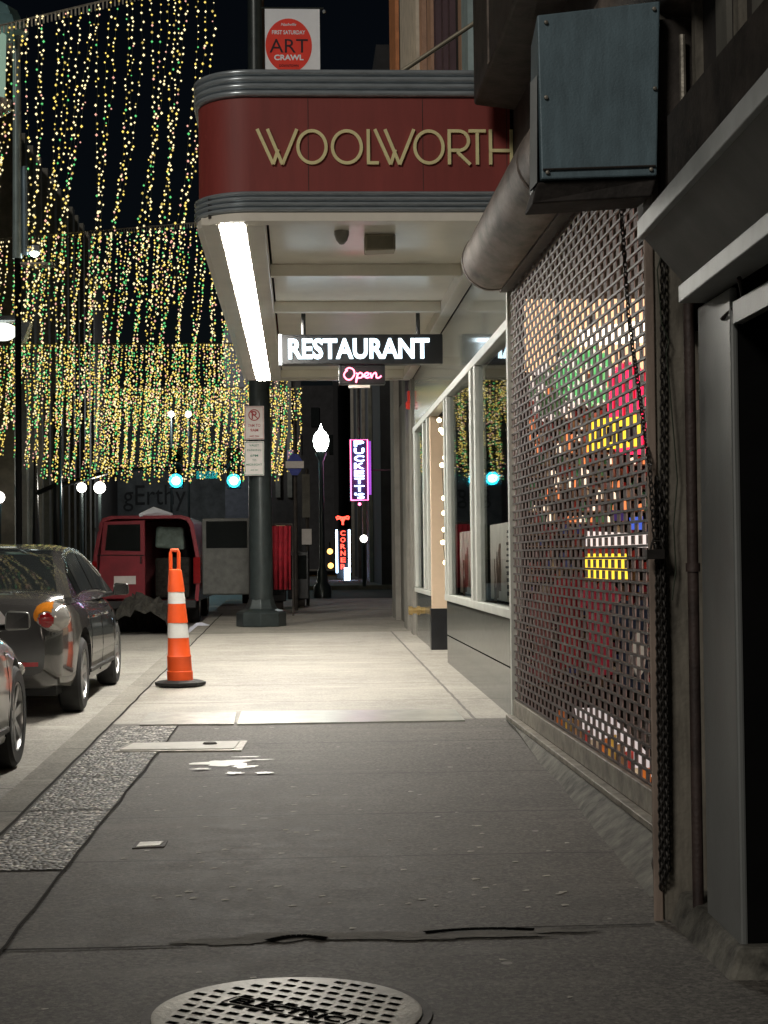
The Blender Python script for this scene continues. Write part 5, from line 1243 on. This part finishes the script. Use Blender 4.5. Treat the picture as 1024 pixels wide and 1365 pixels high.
mb.tube([(bc_.x-.2,YC,bc_.z+.1),(bc_.x,YC,bc_.z+.05),(bc_.x+.2,YC,bc_.z+.1)], .03, 6); mb.tube([(bc_.x,YC,bc_.z+.05),(bc_.x,YC,bc_.z-.2)], .04, 6); mb.build('neon_bird', M['neonred'], t)
c = yp(463,770,57); tag(MB().box((c.x-.1,57,c.z-.35),(c.x+.1,57.1,c.z+.35)).build('lit_sign_board', M['neonblue'], bevel=.02), 'small white lit sign board below the corner neon sign', 'sign')

# street clutter right of the pole
def post(px, y, top_px, label, parts):
    c = yp(px, top_px, y); g = gz(min(y, 36)); t = thing('sign_post', label, 'sign post', (c.x, y, g))
    MB().tube([(c.x, y, g), (c.x, y, c.z)], .035, 8).build('post', M['soot'], t)
    for nm, x0, y0, x1, y1, m in parts:
        a, b2 = yp(x0, y1, y-.06), yp(x1, y0, y-.06); MB().box((a.x, y-.07, a.z), (b2.x, y-.05, b2.z)).build(nm, m, t, bevel=.005)
    return t
bl = mat('blue sign face', (.03,.05,.3), .5)
sp_ = post(393, 31, 560, 'sign post with blue diamond sign and white label', [])
c = yp(393, 619, 30.9); s_ = .17
MB().prism([(c.x-s_*.9,30.92,c.z-.05),(c.x-s_*.35,30.92,c.z-.2),(c.x+s_*.35,30.92,c.z-.2),(c.x+s_*.9,30.92,c.z-.05),(c.x+s_*.9,30.92,c.z+.05),(c.x+s_*.35,30.92,c.z+.2),(c.x-s_*.35,30.92,c.z+.2),(c.x-s_*.9,30.92,c.z+.05)], (0,.02,0)).build('sign_plate', bl, sp_)
MB().box((c.x-.17,30.90,c.z-.07),(c.x+.17,30.915,c.z+.06)).build('label_plate', M['signwhite'], sp_)
post(409, 33, 625, 'post with long grey panel above a small white sign', [('panel', 403,632,413,690,M['stone']), ('sign_plate', 402.5,705,415.5,726,M['signwhite'])])
t = thing('cloth_banner', 'dark red cloth hanging from a bar right of the pole', 'banner', tuple(yp(376,700,29)))
mb = MB(); vs = []; n = 14
for i in range(n+1):
    for zz in (701, 786): p = yp(363+25*i/n, zz, 29); vs.append((p.x, 29+.05*math.sin(i*1.7), p.z))
mb.add(vs, [(2*i, 2*i+2, 2*i+3, 2*i+1) for i in range(n)]); cl = mb.build('cloth', M['cloth_red'], t, smooth=True); sm = cl.modifiers.new('s','SOLIDIFY'); sm.thickness = .015
a, b_ = yp(361,699,29), yp(390,699,29); MB().tube([tuple(a), tuple(b_)], .02, 6).build('rail', M['soot'], t)
g = gz(29); MB().tube([(a.x,29,g),tuple(a)], .02, 6).build('post', M['soot'], t); MB().tube([(b_.x,29,g),tuple(b_)], .02, 6).build('post', M['soot'], t)
for px, y, w_, h_, lab in ((371,31.5,.3,.55,'squat dark newspaper box under the red cloth'),(398,32.5,.42,1.1,'tall dark newspaper box left of the acorn lamp')):
    c = yp(px, 780, y); g = gz(y); t = thing('newspaper_box', lab, 'newspaper box', (c.x, y, g))
    MB().box((c.x-w_/2,y,g+.15),(c.x+w_/2,y+.4,g+h_)).build('cabinet', M['blackpaint'], t, bevel=.02)
    MB().box((c.x-w_*.38,y-.008,g+h_*.5),(c.x+w_*.38,y-.001,g+h_*.92)).build('door', M['carglass'], t)
    MB().box((c.x-w_*.3,y+.05,g),(c.x+w_*.3,y+.35,g+.149)).build('stand', M['soot'], t)

# poles and lamps on the left above the street
YL = 24.0
lt = thing('lantern_lamp', 'large green metal lantern street lamp at the upper left corner', 'street lamp', (yp(20,300,YL).x, YL, rz(YL)))
px_ = yp(23,200,YL).x
zz_ = yp(22,345,YL).z
MB().tube([(px_,YL,rz(YL)),(px_,YL,zz_)], .045, 12).build('lower_post', M['black'], lt, smooth=True)  # black colour stands in for shade on the lower post
MB().tube([(px_,YL,zz_),(px_,YL,yp(22,48,YL).z)], [.075,.055], 14).build('post', mat('lit tone grey green metal', (.3,.38,.38), .22, .5), lt, smooth=True)  # paler metal paints in the light on the upper post
c = yp(-6, 95, YL); zt = yp(0,45,YL).z; zb_ = yp(0,135,YL).z; lx = yp(-8,90,YL).x
MB().lathe((lx, YL, 0), [(.50,zt+.0),(.5,zt+.06),(.44,zt+.18),(.40,zt+.2),(.34,zt+.34),(.2,zt+.42),(.05,zt+.5)], 8).build('lantern_cap', mat('teal grey cap', (.2,.36,.38), .4, .3), lt)
MB().lathe((lx, YL, 0), [(.16,zb_),(.18,zt-.02)], 12).build('lantern_glass', emit('dim greenish lantern', (.5,.75,.58), .4), lt, smooth=True)
MB().lathe((lx, YL, 0), [(.12,zb_-.22),(.26,zb_-.12),(.28,zb_),(.1,zb_+.01)], 12).build('lantern_base', M['clearlens'], lt, smooth=True)
MB().tube([(px_+.0,YL,yp(0,225,YL).z),(px_+.11,YL,yp(0,222,YL).z),(px_+.11,YL,yp(0,340,YL).z)], .045, 10).build('side_tube', mat('blue grey tube', (.14,.2,.24), .4, .3), lt, smooth=True)
c = yp(46,337,YL)
t = thing('flood_lamp', 'small bright flood lamp on a plate below the lantern lamp', 'lamp', tuple(c))
MB().ball(tuple(c), .06, 10, 0, (1.2,1,1)).build('bulb', M['globe'], t, smooth=True)
MB().box((yp(27,0,YL).x,YL-.1,yp(0,354,YL).z),(yp(70,0,YL).x,YL+.2,yp(0,351,YL).z)).build('shelf', M['rail'], t)
MB().lathe((c.x,YL+.05,c.z), [(.1,.0),(.12,.03),(.1,.1),(.05,.12)], 14).build('reflector', M['steel'], t, smooth=True)
c = yp(12,438,27)
t = thing('box_lamp', 'bright white box lamp at left edge below the flood lamp', 'lamp', tuple(c))
MB().ball((c.x-.12,27.1,c.z-.04), .24, 12, 0, (1,.6,.62)).build('diffuser', emit('white box lamp', (.95,1,.9), 2.2), t, smooth=True)
MB().box((c.x-.5,27.0,c.z+.13),(c.x+.15,27.3,c.z+.22)).build('hood', M['steel'], t, bevel=.02)
MB().hexa([(c.x+.16,27,c.z-.22),(c.x+.22,27,c.z-.22),(c.x+.34,27,c.z+.1),(c.x+.16,27,c.z+.24),(c.x+.16,27.3,c.z-.22),(c.x+.22,27.3,c.z-.22),(c.x+.34,27.3,c.z+.1),(c.x+.16,27.3,c.z+.24)]).build('end_cap', M['steel'], t)
p1 = thing('dark_pole', 'slim black pole with angled brace behind the sedan roof', 'pole', (yp(78,700,46).x, 46.2, gz(46)))
x = yp(78,700,46.2).x; MB().tube([(x,46.2,gz(46)),(x,46.2,5.6)], .1, 10).build('shaft', M['blackpaint'], p1, smooth=True)
x2 = yp(48,700,46.2).x; MB().tube([(x2,46.2,yp(48,658,46.2).z),(x,46.2,yp(78,645,46.2).z)], .07, 8).build('brace', M['blackpaint'], p1)
MB().tube([(x2,46.2,gz(46)),(x2,46.2,yp(48,610,46.2).z)], [.13,.05], 8).build('post', M['blackpaint'], p1)
